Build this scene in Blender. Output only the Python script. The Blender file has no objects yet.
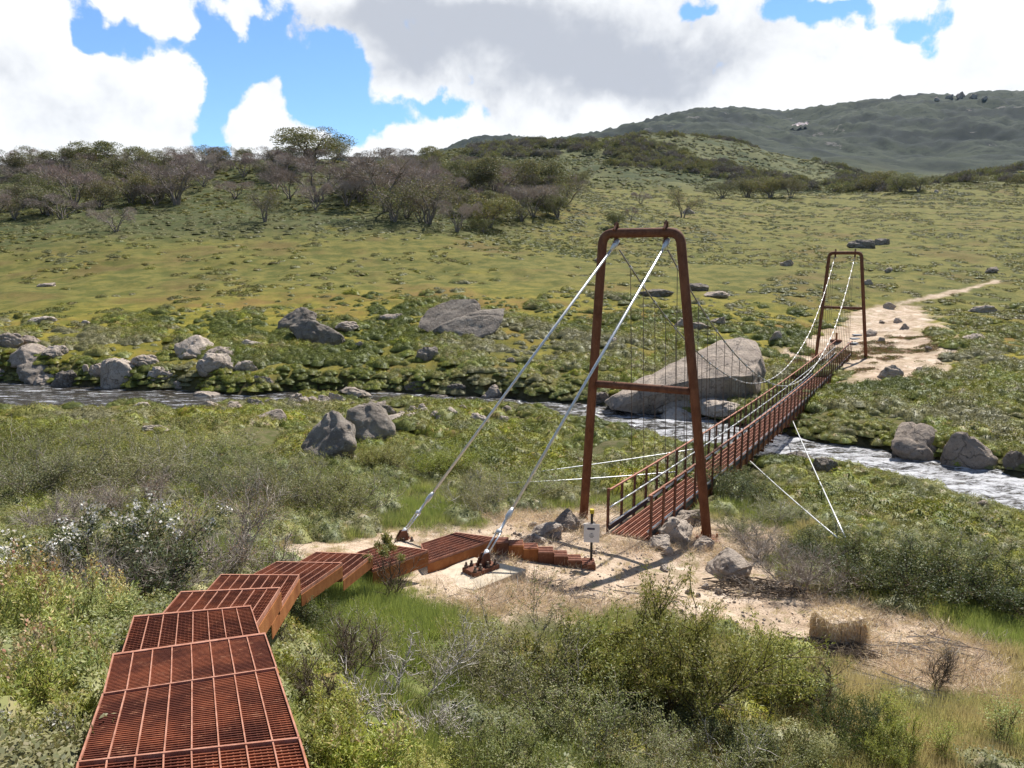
import bpy, bmesh, math, random
import numpy as np
from mathutils import Vector, Matrix, noise as mnoise

# ------------------------------------------------------------------ camera, world, sun, exposure
SC = bpy.context.scene
COL = SC.collection
CAMZ = 6.4
PITCH = math.radians(9.51)
FPX = 740.0
cam_d = bpy.data.cameras.new('camera'); cam = bpy.data.objects.new('camera', cam_d); COL.objects.link(cam)
cam_d.sensor_width = 36.0; cam_d.lens = FPX * 36.0 / 1024.0
cam_d.clip_start = 0.05; cam_d.clip_end = 20000
cam.location = (0, 0, CAMZ); cam.rotation_euler = (math.pi / 2 - PITCH, 0, 0)
SC.camera = cam
SC.view_settings.view_transform = 'Standard'; SC.view_settings.look = 'None'
SC.view_settings.gamma = 1; SC.view_settings.use_curve_mapping = False
SC.view_settings.exposure = 0.62
SC.render.engine = 'CYCLES'
SC.cycles.max_bounces = 6; SC.cycles.diffuse_bounces = 3; SC.cycles.transmission_bounces = 3
SC.cycles.transparent_max_bounces = 4; SC.cycles.volume_bounces = 0; SC.cycles.caustics_reflective = False
SC.cycles.caustics_refractive = False

SUN_EL = math.radians(52); SUN_AZ = math.radians(32)      # azimuth measured from +Y towards +X
sun_d = bpy.data.lights.new('sun', 'SUN'); sun = bpy.data.objects.new('sun', sun_d); COL.objects.link(sun)
sun_d.energy = 5.0; sun_d.angle = math.radians(0.5); sun_d.color = (1.0, 0.95, 0.87)
sdir = Vector((math.sin(SUN_AZ) * math.cos(SUN_EL), math.cos(SUN_AZ) * math.cos(SUN_EL), math.sin(SUN_EL)))
sun.rotation_euler = sdir.to_track_quat('Z', 'Y').to_euler()
sun.location = (0, 0, 60)

def ray(px, py):
    u = (px - 512) / FPX; v = (384 - py) / FPX
    return Vector((u, math.cos(PITCH) + v * math.sin(PITCH), -math.sin(PITCH) + v * math.cos(PITCH)))

class NT:
    """small helper for node trees"""
    def __init__(s, t): s.t = t; s.n = t.nodes; s.l = t.links
    def new(s, kind, **kw):
        nd = s.n.new(kind)
        for k, v in kw.items(): setattr(nd, k, v)
        return nd
    def put(s, sock, v):
        if hasattr(v, 'links') or isinstance(v, bpy.types.NodeSocket): s.l.new(v, sock)
        elif isinstance(v, (tuple, list)) and sock.type == 'RGBA' and len(v) == 3: sock.default_value = (*v, 1)
        else: sock.default_value = v
    def math(s, op, a, b=None, c=None, clamp=False):
        nd = s.new('ShaderNodeMath', operation=op); nd.use_clamp = clamp
        s.put(nd.inputs[0], a)
        if b is not None: s.put(nd.inputs[1], b)
        if c is not None: s.put(nd.inputs[2], c)
        return nd.outputs[0]
    def mix(s, f, a, b, blend='MIX'):
        nd = s.new('ShaderNodeMix', data_type='RGBA', blend_type=blend)
        s.put(nd.inputs[0], f); s.put(nd.inputs[6], a); s.put(nd.inputs[7], b)
        return nd.outputs[2]
    def ramp(s, f, a, b):       # smooth step from a to b
        nd = s.new('ShaderNodeMapRange'); nd.interpolation_type = 'SMOOTHSTEP'
        s.put(nd.inputs[0], f); s.put(nd.inputs[1], a); s.put(nd.inputs[2], b)
        return nd.outputs[0]
    def noise(s, vec, scale, detail=4, rough=.55, dist=0, out=0):
        nd = s.new('ShaderNodeTexNoise'); s.put(nd.inputs['Vector'], vec)
        nd.inputs['Scale'].default_value = scale; nd.inputs['Detail'].default_value = detail
        nd.inputs['Roughness'].default_value = rough; nd.inputs['Distortion'].default_value = dist
        return nd.outputs[out]
    def attr(s, name, kind='GEOMETRY', out='Fac'):
        nd = s.new('ShaderNodeAttribute', attribute_name=name, attribute_type=kind)
        return nd.outputs[out]

world = bpy.data.worlds.new('World'); SC.world = world; world.use_nodes = True
def build_world():
    t = world.node_tree; t.nodes.clear(); w = NT(t)
    out = w.new('ShaderNodeOutputWorld')
    sky = w.new('ShaderNodeTexSky'); sky.sky_type = 'NISHITA'; sky.sun_disc = False
    sky.sun_elevation = SUN_EL; sky.sun_rotation = SUN_AZ; sky.altitude = 1700; sky.air_density = 1.0; sky.dust_density = 0; sky.ozone_density = 3.0
    tc = w.new('ShaderNodeTexCoord')
    nrm = w.new('ShaderNodeVectorMath', operation='NORMALIZE'); w.l.new(tc.outputs['Generated'], nrm.inputs[0])
    sp = w.new('ShaderNodeSeparateXYZ'); w.l.new(nrm.outputs[0], sp.inputs[0])
    az = w.math('ARCTAN2', sp.outputs[0], sp.outputs[1]); el = w.math('ARCSINE', sp.outputs[2])
    cb = w.new('ShaderNodeCombineXYZ'); w.l.new(az, cb.inputs[0]); w.l.new(el, cb.inputs[1])
    V = cb.outputs[0]
    n1 = w.noise(V, 9, 7, .6, .3); n2 = w.noise(V, 3.2, 5, .55); n3 = w.noise(V, 22, 8, .68)
    wob = w.new('ShaderNodeTexNoise'); w.l.new(V, wob.inputs['Vector']); wob.inputs['Scale'].default_value = 9; wob.inputs['Detail'].default_value = 8
    wc = w.new('ShaderNodeSeparateXYZ'); w.l.new(wob.outputs['Color'], wc.inputs[0])
    azw = w.math('ADD', az, w.math('MULTIPLY', w.math('SUBTRACT', wc.outputs[0], .5), .20))
    elw = w.math('ADD', el, w.math('MULTIPLY', w.math('SUBTRACT', wc.outputs[1], .5), .15))
    def blob(px, py, rx, ry, warp=True, amp=1.0):
        d = ray(px, py).normalized(); a0 = math.atan2(d.x, d.y); e0 = math.asin(d.z)
        A = azw if warp else az; E = elw if warp else el
        k = 1 / 800.0
        a = w.math('DIVIDE', w.math('SUBTRACT', A, a0), rx * k); e = w.math('DIVIDE', w.math('SUBTRACT', E, e0), ry * k)
        r2 = w.math('ADD', w.math('MULTIPLY', a, a), w.math('MULTIPLY', e, e))
        return w.math('MULTIPLY', w.math('EXPONENT', w.math('MULTIPLY', r2, -1)), amp)
    blues = [(88, 16, 26, 34), (165, 44, 80, 18), (222, 92, 20, 46), (252, 55, 34, 42), (268, 22, 22, 36), (318, 58, 36, 34), (338, 100, 38, 38),
             (366, 128, 42, 16), (428, 104, 48, 16), (205, 20, 22, 26), (225, 130, 24, 16), (690, 12, 18, 10, .8), (790, 14, 26, 16, .8), (830, 24, 26, 12, .9), (905, 8, 34, 13), (985, 88, 18, 8, .7)]
    f = None
    for b in blues:
        g = blob(*b[:4], True, b[4] if len(b) > 4 else 1.0)
        f = g if f is None else w.math('ADD', f, g)
    for b in [(297, 88, 30, 28, .9), (252, 128, 30, 18, .7), (150, 8, 44, 22, .9), (244, 6, 18, 22, .8), (185, 62, 36, 14, .6), (395, 88, 36, 14, .4), (60, 62, 40, 30, .6)]:
        f = w.math('SUBTRACT', f, blob(*b[:4], True, b[4]))
    # far from the picture the cloud field goes on with its own gaps
    cosaz = w.math('COSINE', az)
    away = w.ramp(w.math('ADD', w.math('SUBTRACT', .55, cosaz), w.math('MULTIPLY', el, .7)), .1, .5)
    f = w.math('ADD', f, w.math('MULTIPLY', away, w.math('MULTIPLY', w.ramp(n2, .42, .56), .8)))
    f = w.math('ADD', f, w.math('MULTIPLY', w.math('SUBTRACT', n1, .5), 1.9))
    f = w.math('ADD', f, w.math('MULTIPLY', w.math('SUBTRACT', n3, .5), 1.3))
    clear = w.ramp(f, .28, .68)
    # cloud body: white with blue grey undersides
    g1 = w.math('ADD', blob(500, 38, 190, 52, True, 1.0), blob(640, 70, 120, 34, True, .7))
    g1 = w.math('ADD', g1, blob(420, 12, 130, 24, True, .5))
    g1 = w.math('ADD', g1, blob(50, 118, 60, 22, True, .28)); g1 = w.math('ADD', g1, blob(10, 40, 40, 50, True, .3))
    g1 = w.math('ADD', g1, blob(150, 112, 60, 20, True, .3)); g1 = w.math('ADD', g1, blob(1000, 40, 70, 30, True, .22))
    g1 = w.math('ADD', g1, blob(990, 92, 50, 14, True, .35))
    g1 = w.math('ADD', g1, w.math('MULTIPLY', w.math('SUBTRACT', n1, .45), 1.45))
    g1 = w.math('ADD', g1, w.math('MULTIPLY', w.math('SUBTRACT', n3, .5), .6))
    col = w.mix(w.ramp(g1, .13, 1.1), (1.02, 1.04, 1.06), (.55, .585, .66))
    hi = w.ramp(w.math('ADD', w.math('MULTIPLY', el, 1.0), away), .42, .9)      # higher and behind: thinner, dimmer cloud
    col = w.mix(hi, col, (.20, .23, .28))
    skyc = w.new('ShaderNodeVectorMath', operation='SCALE'); w.l.new(sky.outputs[0], skyc.inputs[0]); skyc.inputs['Scale'].default_value = 1.0
    bg1 = w.new('ShaderNodeBackground'); w.l.new(w.mix(1, sky.outputs[0], (.80, .95, 1.05), 'MULTIPLY'), bg1.inputs[0]); bg1.inputs[1].default_value = .115
    bg2 = w.new('ShaderNodeBackground'); w.l.new(col, bg2.inputs[0]); bg2.inputs[1].default_value = .68
    mx = w.new('ShaderNodeMixShader'); w.l.new(clear, mx.inputs[0]); w.l.new(bg2.outputs[0], mx.inputs[1]); w.l.new(bg1.outputs[0], mx.inputs[2])
    w.l.new(mx.outputs[0], out.inputs['Surface'])
build_world()

# ------------------------------------------------------------------ helpers
def tag(o, label=None, cat=None, group=None, kind=None):
    if label: o['label'] = label
    if cat: o['category'] = cat
    if group: o['group'] = group
    if kind: o['kind'] = kind
    return o
def empty(name, loc=(0, 0, 0), rz=0):
    o = bpy.data.objects.new(name, None); COL.objects.link(o); o.location = loc; o.rotation_euler = (0, 0, rz); o.empty_display_size = .2
    return o
def copy_tree(o, parent=None):
    c = o.copy(); COL.objects.link(c)
    if parent is not None: c.parent = parent
    for ch in list(o.children): copy_tree(ch, c)
    return c
def npmesh(name, V, F, mats, attrs=None, smooth=False):
    """V (n,3) float, F (m,k) int with constant k"""
    me = bpy.data.meshes.new(name); V = np.asarray(V, np.float32); F = np.asarray(F, np.int32)
    n, k = F.shape
    me.vertices.add(len(V)); me.vertices.foreach_set('co', V.ravel())
    me.loops.add(n * k); me.loops.foreach_set('vertex_index', F.ravel())
    me.polygons.add(n); me.polygons.foreach_set('loop_start', np.arange(0, n * k, k, dtype=np.int32))
    try: me.polygons.foreach_set('loop_total', np.full(n, k, np.int32))
    except Exception: pass
    if smooth: me.polygons.foreach_set('use_smooth', np.ones(n, bool))
    me.update(calc_edges=True)
    for an, (dom, arr) in (attrs or {}).items():
        a = me.attributes.new(an, 'FLOAT', dom); a.data.foreach_set('value', np.asarray(arr, np.float32))
    for m in (mats if isinstance(mats, (list, tuple)) else [mats]): me.materials.append(m)
    return me
def link(name, me, parent=None, loc=None):
    o = bpy.data.objects.new(name, me); COL.objects.link(o)
    if parent is not None: o.parent = parent
    if loc is not None: o.location = loc
    return o

class MB:
    def __init__(s): s.v = []; s.f = []
    def bar(s, a, b, w, h, up=(0, 0, 1), ext=0):
        a = Vector(a); b = Vector(b); d = (b - a)
        if d.length < 1e-6: return s
        d.normalize(); a = a - d * ext; b = b + d * ext
        x = d.cross(Vector(up))
        if x.length < 1e-4: x = d.cross(Vector((1, 0, 0)))
        x.normalize(); y = x.cross(d)
        i = len(s.v)
        for p in (a, b):
            for sx, sy in ((-1, -1), (1, -1), (1, 1), (-1, 1)):
                s.v.append(tuple(p + x * (sx * w / 2) + y * (sy * h / 2)))
        s.f += [(i, i + 3, i + 2, i + 1), (i + 4, i + 5, i + 6, i + 7)] + [(i + k, i + (k + 1) % 4, i + 4 + (k + 1) % 4, i + 4 + k) for k in range(4)]
        return s
    def prism(s, bottom, top):
        i = len(s.v); n = len(bottom); s.v += [tuple(p) for p in bottom] + [tuple(p) for p in top]
        s.f.append(tuple(range(i + n - 1, i - 1, -1))); s.f.append(tuple(range(i + n, i + 2 * n)))
        for k in range(n): s.f.append((i + k, i + (k + 1) % n, i + n + (k + 1) % n, i + n + k))
        return s
    def tube(s, path, r, n=8, cap=True):
        path = [Vector(p) for p in path]; m = len(path)
        rr = r if isinstance(r, (list, tuple)) else [r] * m
        i0 = len(s.v); ref = None
        for k, p in enumerate(path):
            t = (path[min(k + 1, m - 1)] - path[max(k - 1, 0)]).normalized()
            if ref is None:
                ref = t.cross(Vector((0, 0, 1)))
                if ref.length < .05: ref = t.cross(Vector((1, 0, 0)))
            ref = (ref - t * ref.dot(t)); ref.normalize(); b = t.cross(ref)
            for j in range(n):
                a = 2 * math.pi * j / n
                s.v.append(tuple(p + (ref * math.cos(a) + b * math.sin(a)) * rr[k]))
        for k in range(m - 1):
            for j in range(n):
                s.f.append((i0 + k * n + j, i0 + k * n + (j + 1) % n, i0 + (k + 1) * n + (j + 1) % n, i0 + (k + 1) * n + j))
        if cap:
            s.f.append(tuple(i0 + j for j in range(n))[::-1]); s.f.append(tuple(i0 + (m - 1) * n + j for j in range(n)))
        return s
    def build(s, name, mat, parent=None, smooth=False, loc=None, bevel=0):
        me = bpy.data.meshes.new(name); me.from_pydata(s.v, [], s.f); me.materials.append(mat)
        bm = bmesh.new(); bm.from_mesh(me); bmesh.ops.recalc_face_normals(bm, faces=bm.faces)
        if bevel: bmesh.ops.bevel(bm, geom=bm.edges[:], offset=bevel, segments=1, affect='EDGES')
        bm.to_mesh(me); bm.free()
        if smooth:
            for p in me.polygons: p.use_smooth = len(p.vertices) == 4
        return link(name, me, parent, loc)

# ------------------------------------------------------------------ terrain
def row(d): 
    ks = sorted(d); return ks, [d[k] for k in ks]
ZROWS = {   # distance forward: {picture column: ground height in m}
 .5: {0: 4.4, 512: 4.3, 1024: 4.1},
 2: {-400: 4.6, 0: 4.15, 200: 3.7, 500: 3.4, 800: 3.0, 1024: 2.8, 1500: 2.5},
 3.5: {-400: 4.3, 0: 3.7, 100: 3.5, 190: 3.35, 300: 2.9, 500: 2.45, 800: 1.95, 1024: 1.75},
 5: {-400: 3.9, 0: 3.3, 100: 3.15, 190: 3.0, 300: 2.4, 500: 2.0, 800: 1.4, 1024: 1.2},
 7: {-400: 3.2, 0: 2.75, 100: 2.7, 190: 2.5, 260: 2.1, 400: 1.75, 500: 1.5, 800: .9, 1024: .7},
 9: {-400: 2.6, 0: 2.2, 200: 1.85, 300: 1.5, 500: 1.1, 800: .5, 1024: .4},
 11: {-400: 2, 0: 1.7, 300: 1.15, 500: .78, 800: .3, 1024: .2},
 13.5: {-400: 1.4, 0: 1.2, 300: .9, 400: .66, 480: .55, 600: .36, 700: .12, 800: .02, 1024: -.1},
 16: {-400: 1.0, 0: .85, 300: .6, 480: .40, 600: .18, 680: .02, 720: 0, 840: -.2, 1024: -.5},
 19: {-400: .7, 0: .6, 300: .3, 600: -.1, 720: -.15, 900: -.5, 1024: -.7},
 24: {-400: .4, 0: .3, 300: 0, 500: -.3, 640: -.5, 800: -.6, 1024: -.7},
 30: {-400: 0, 0: -.2, 300: -.35, 500: -.5, 640: -.6, 800: -.6, 900: -.6, 1024: -.4},
 36: {-400: -.5, 0: -.7, 500: -.7, 700: -.55, 860: -.25, 1024: -.05},
 42: {-400: -.3, 0: -.5, 400: -.35, 600: -.2, 740: -.1, 840: -.02, 1024: .1},
}
PROWS = {   # distance forward: {picture column: picture row where that ground lies}
 50: {0: 344, 500: 344, 740: 350, 850: 355, 940: 346, 1100: 344},
 65: {0: 308, 700: 311, 850: 318, 1000: 312}, 85: {0: 278, 700: 282, 1000: 284},
 110: {0: 240, 240: 242, 400: 245, 560: 253, 740: 259, 1100: 259},
 140: {0: 206, 240: 208, 400: 214, 500: 224, 560: 232, 740: 240, 1100: 240},
 190: {-400: 160, 0: 166, 120: 162, 240: 158, 310: 153, 400: 161, 470: 168, 520: 180, 560: 198, 620: 212, 740: 222, 1100: 222},
 240: {0: 174, 240: 170, 400: 174, 500: 190, 560: 200, 620: 207, 740: 213, 1100: 212},
 320: {0: 182, 400: 186, 500: 195, 560: 197, 620: 201, 740: 204, 1100: 202},
 450: {0: 185, 400: 185, 500: 182, 560: 184, 620: 189, 700: 195, 800: 194, 900: 188, 950: 185, 1100: 180},
 600: {0: 185, 440: 168, 500: 165, 560: 164, 640: 165, 700: 172, 760: 183, 860: 189, 900: 190, 960: 178, 1024: 171, 1100: 166},
 780: {0: 180, 400: 160, 440: 152, 480: 148, 520: 144, 560: 140, 600: 135, 640: 130, 680: 130, 700: 133, 740: 143, 780: 155, 820: 168, 860: 181, 900: 188, 1000: 182, 1100: 180},
 1100: {0: 182, 440: 165, 600: 150, 700: 152, 800: 176, 900: 187, 1100: 182},
 1700: {0: 182, 500: 165, 640: 150, 690: 143, 740: 146, 800: 150, 900: 150, 1024: 146},
 2600: {0: 180, 440: 160, 470: 149, 488: 140, 505: 147, 560: 150, 620: 132, 650: 119, 690: 109, 720: 112, 790: 113, 820: 108, 860: 104, 900: 101, 935: 99, 962: 95, 985: 99, 1024: 103, 1100: 101, 1400: 110},
 4500: {0: 200, 1024: 200},
}
CP, SP = math.cos(PITCH), math.sin(PITCH)
def build_table():
    PX = np.arange(-600, 1701, 8.0)
    Ys = sorted(list(ZROWS) + list(PROWS)); rows = []
    for Y in Ys:
        if Y in ZROWS: k, v = row(ZROWS[Y]); rows.append(np.interp(PX, k, v))
        else:
            k, v = row(PROWS[Y]); py = np.interp(PX, k, v); t = (384 - py) / FPX
            rows.append(CAMZ + Y * (-SP + t * CP) / (CP + t * SP))
    A = np.array(rows)                      # rows by Y
    LY = np.linspace(math.log(.5), math.log(4500), 560)
    B = np.array([np.interp(LY, np.log(Ys), A[:, j]) for j in range(A.shape[1])]).T
    # smooth a little in both directions
    def blur(M, ax, sig):
        r = int(sig * 3); k = np.exp(-.5 * (np.arange(-r, r + 1) / sig) ** 2); k /= k.sum()
        M2 = np.pad(M, [(r, r) if a == ax else (0, 0) for a in (0, 1)], mode='edge')
        return sum(k[i] * np.take(M2, np.arange(i, i + M.shape[ax]), ax) for i in range(2 * r + 1))
    B = blur(B, 0, 2.5); B = blur(B, 1, 1.6)
    return PX, LY, B
TPX, TLY, TB = build_table()
# value noise on a lattice (numpy), periodic
_rs = np.random.RandomState(11); LAT = _rs.rand(256, 256)
def vnoise(x, y):
    xi = np.floor(x).astype(int); yi = np.floor(y).astype(int); fx = x - xi; fy = y - yi
    fx = fx * fx * (3 - 2 * fx); fy = fy * fy * (3 - 2 * fy)
    a = LAT[xi & 255, yi & 255]; b = LAT[(xi + 1) & 255, yi & 255]; c = LAT[xi & 255, (yi + 1) & 255]; d = LAT[(xi + 1) & 255, (yi + 1) & 255]
    return (a * (1 - fx) + b * fx) * (1 - fy) + (c * (1 - fx) + d * fx) * fy - .5
def fbm(x, y, s, o=4):
    t = 0; a = 1.0
    for i in range(o): t = t + a * vnoise(x * s + 17.3 * i, y * s + 5.1 * i); s *= 2.03; a *= .5
    return t
# river: (px, py) on the centre line of the water and full width in m
WZ = -1.2
def on_plane(px, py, z):
    r = ray(px, py); k = (z - CAMZ) / r.z; return (r.x * k, r.y * k)
RIV = [(-900, 372, 5), (-300, 378, 6), (-60, 388, 6), (0, 393, 6.2), (60, 398, 7), (120, 402, 7), (180, 404, 5.5), (235, 404, 4), (300, 396, 2.6), (360, 396, 2.6), (430, 399, 2.8),
       (500, 405, 3.6), (560, 411, 4.2), (640, 421, 5), (700, 434, 5), (760, 447, 5.0), (820, 456, 4.8), (900, 469, 4.8), (960, 484, 4.6), (1024, 500, 4.4), (1120, 526, 4.4), (1300, 580, 4.6), (1600, 640, 5)]
RC = np.array([on_plane(a, b, WZ) for a, b, c in RIV]); RW = np.array([c for a, b, c in RIV]) / 2
def resample():
    P = []; W = []
    for i in range(len(RC) - 1):
        for t in np.linspace(0, 1, 7)[:-1]: P.append(RC[i] * (1 - t) + RC[i + 1] * t); W.append(RW[i] * (1 - t) + RW[i + 1] * t)
    P.append(RC[-1]); W.append(RW[-1]); P = np.array(P); W = np.array(W)
    for _ in range(10): P[1:-1] = (P[:-2] + 2 * P[1:-1] + P[2:]) / 4
    return P, W
RP, RWW = resample()
def river_sd(x, y):
    """distance outside the water's edge (negative in the water)"""
    best = np.full(x.shape, 1e9)
    for i in range(len(RP) - 1):
        ax, ay = RP[i]; dx, dy = RP[i + 1] - RP[i]; L = dx * dx + dy * dy
        t = np.clip(((x - ax) * dx + (y - ay) * dy) / L, 0, 1)
        d = np.hypot(x - ax - t * dx, y - ay - t * dy) - (RWW[i] * (1 - t) + RWW[i + 1] * t)
        best = np.minimum(best, d)
    return best
def sm(a, b, x):
    t = np.clip((x - a) / (b - a), 0, 1); return t * t * (3 - 2 * t)
def height(x, y, detail=True):
    x = np.asarray(x, float); y = np.asarray(y, float)
    yc = np.maximum(y, .5); px = 512 + (x / yc) * FPX * .985
    fi = np.interp(px, TPX, np.arange(len(TPX))); fj = np.interp(np.log(yc), TLY, np.arange(len(TLY)))
    i = np.clip(fi.astype(int), 0, len(TPX) - 2); j = np.clip(fj.astype(int), 0, len(TLY) - 2); a = fi - i; b = fj - j
    z = (TB[j, i] * (1 - a) + TB[j, i + 1] * a) * (1 - b) + (TB[j + 1, i] * (1 - a) + TB[j + 1, i + 1] * a) * b
    d = np.hypot(x, y)
    if detail:
        z = z + fbm(x, y, .9, 3) * .07 * sm(300, 20, d)
        am = sm(14, 32, d) * sm(900, 120, d)
        z = z + fbm(x, y, .22, 4) * .42 * am + (fbm(x, y, .75, 3) * .30 * sm(15, 24, d) * sm(95, 50, d)) + fbm(x, y, .045, 4) * 1.1 * sm(50, 110, d)
        z = z + fbm(x, y, .012, 5) * 9 * sm(200, 600, d) + fbm(x, y, .004, 5) * 38 * sm(900, 2000, d) 
        ridge = np.abs(fbm(x, y, .02, 4)); z = z - ridge * 30 * sm(1300, 2200, d) + 26 * sm(1300, 2400, d)
    near = (d < 140)
    if near.any():
        sd = np.full(x.shape, 99.0); sd[near] = river_sd(x[near], y[near]) 
        sd = sd + fbm(x, y, .6, 3) * .9
        k = sm(-.3, 1.5, sd)
        bed = WZ - .22 - .3 * sm(0, -1.5, sd)
        nat = np.maximum(z, WZ + .28)
        z = np.where(sd < 8, bed * (1 - k) + nat * k, z)
    return z
def h1(x, y): return float(height(np.array([x]), np.array([y]))[0])
_T = np.exp(np.linspace(math.log(1.2), math.log(4000), 2600))
def hit(px, py):
    r = ray(px, py); x = r.x * _T; y = r.y * _T; z = CAMZ + r.z * _T
    hz = height(x, y); w = np.nonzero(z < hz)[0]
    i = int(w[0]) if len(w) else len(_T) - 1
    return Vector((x[i], y[i], hz[i]))
def depth_of(p): return p[1] * CP - (p[2] - CAMZ) * SP
def wpp(p): return depth_of(p) / FPX       # metres per pixel at p

def inpoly(x, y, P):
    c = np.zeros(x.shape, bool); n = len(P)
    for i in range(n):
        x1, y1 = P[i]; x2, y2 = P[(i + 1) % n]
        if y1 == y2: continue
        c ^= ((y1 > y) != (y2 > y)) & (x < (x2 - x1) * (y - y1) / (y2 - y1) + x1)
    return c
def segd(x, y, P, closed=True):
    b = np.full(x.shape, 1e9); n = len(P)
    for i in range(n if closed else n - 1):
        ax, ay = P[i]; bx, by = P[(i + 1) % n]; dx, dy = bx - ax, by - ay; L = dx * dx + dy * dy + 1e-9
        t = np.clip(((x - ax) * dx + (y - ay) * dy) / L, 0, 1)
        b = np.minimum(b, np.hypot(x - ax - t * dx, y - ay - t * dy))
    return b
def wpoly(pts): return [tuple(hit(a, b).xy) for a, b in pts]
DIRT_A = wpoly([(262, 548), (330, 538), (372, 536), (430, 528), (520, 516), (560, 512), (600, 510), (660, 520), (730, 515), (765, 532), (770, 560), (800, 590), (860, 602), (940, 622),
                (1000, 650), (1024, 690), (1010, 712), (900, 700), (845, 668), (800, 655), (750, 640), (690, 612), (640, 602), (560, 612), (520, 636), (480, 628), (440, 606), (405, 596), (400, 575), (380, 560), (300, 565)])
DIRT_B = wpoly([(770, 372), (790, 350), (826, 330), (868, 309), (905, 304), (925, 312), (935, 330), (955, 350), (942, 372), (925, 392), (895, 384), (866, 388), (838, 366)])
TRAIL = wpoly([(860, 315), (890, 306), (930, 298), (965, 290), (998, 281)])
GREENS = [wpoly(p) for p in ([(290, 600), (345, 578), (400, 580), (440, 606), (480, 630), (470, 700), (420, 760), (330, 768), (300, 700)], [(880, 585), (1000, 598), (1100, 640), (1020, 660), (930, 620)],
          [(330, 560), (385, 580), (360, 596), (300, 600)], [(160, 560), (230, 545), (250, 565), (200, 590)], [(860, 690), (1024, 700), (1024, 768), (880, 768)], [(380, 520), (430, 500), (470, 515), (420, 530)])]
def masks(x, y):
    d = np.hypot(x, y)
    n = fbm(x, y, .8, 4)
    sdA = np.where(inpoly(x, y, DIRT_A), -1, 1) * segd(x, y, DIRT_A)
    sdB = np.where(inpoly(x, y, DIRT_B), -1, 1) * segd(x, y, DIRT_B)
    sdT = segd(x, y, TRAIL, False) - .32
    m = np.maximum(sm(.45, -.45, sdA + n * 1.1), sm(.9, -.9, sdB + n * 2.4))
    m = np.maximum(m, sm(.35, -.2, sdT + fbm(x, y, .3, 3) * .8))
    g = np.zeros(x.shape)
    for P in GREENS:
        s = np.where(inpoly(x, y, P), -1, 1) * segd(x, y, P); g = np.maximum(g, sm(.6, -.6, s + n))
    return m, g
BG_GRASS = None

# ------------------------------------------------------------------ materials
def material(name):
    m = bpy.data.materials.new(name); m.use_nodes = True; m.node_tree.nodes.clear(); w = NT(m.node_tree)
    out = w.new('ShaderNodeOutputMaterial'); return m, w, out
def principled(w, out, col, rough=.8, metal=0, spec=.3, normal=None):
    p = w.new('ShaderNodeBsdfPrincipled'); w.put(p.inputs['Base Color'], col); w.put(p.inputs['Roughness'], rough)
    w.put(p.inputs['Metallic'], metal); w.put(p.inputs['Specular IOR Level'], spec)
    if normal is not None: w.l.new(normal, p.inputs['Normal'])
    w.l.new(p.outputs[0], out.inputs['Surface']); return p
def bump(w, h, strength=.5, dist=.02):
    b = w.new('ShaderNodeBump'); w.l.new(h, b.inputs['Height']); b.inputs['Strength'].default_value = strength; b.inputs['Distance'].default_value = dist
    return b.outputs[0]
def pos(w): return w.new('ShaderNodeNewGeometry').outputs['Position']
def objc(w): return w.new('ShaderNodeTexCoord').outputs['Object']

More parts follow.
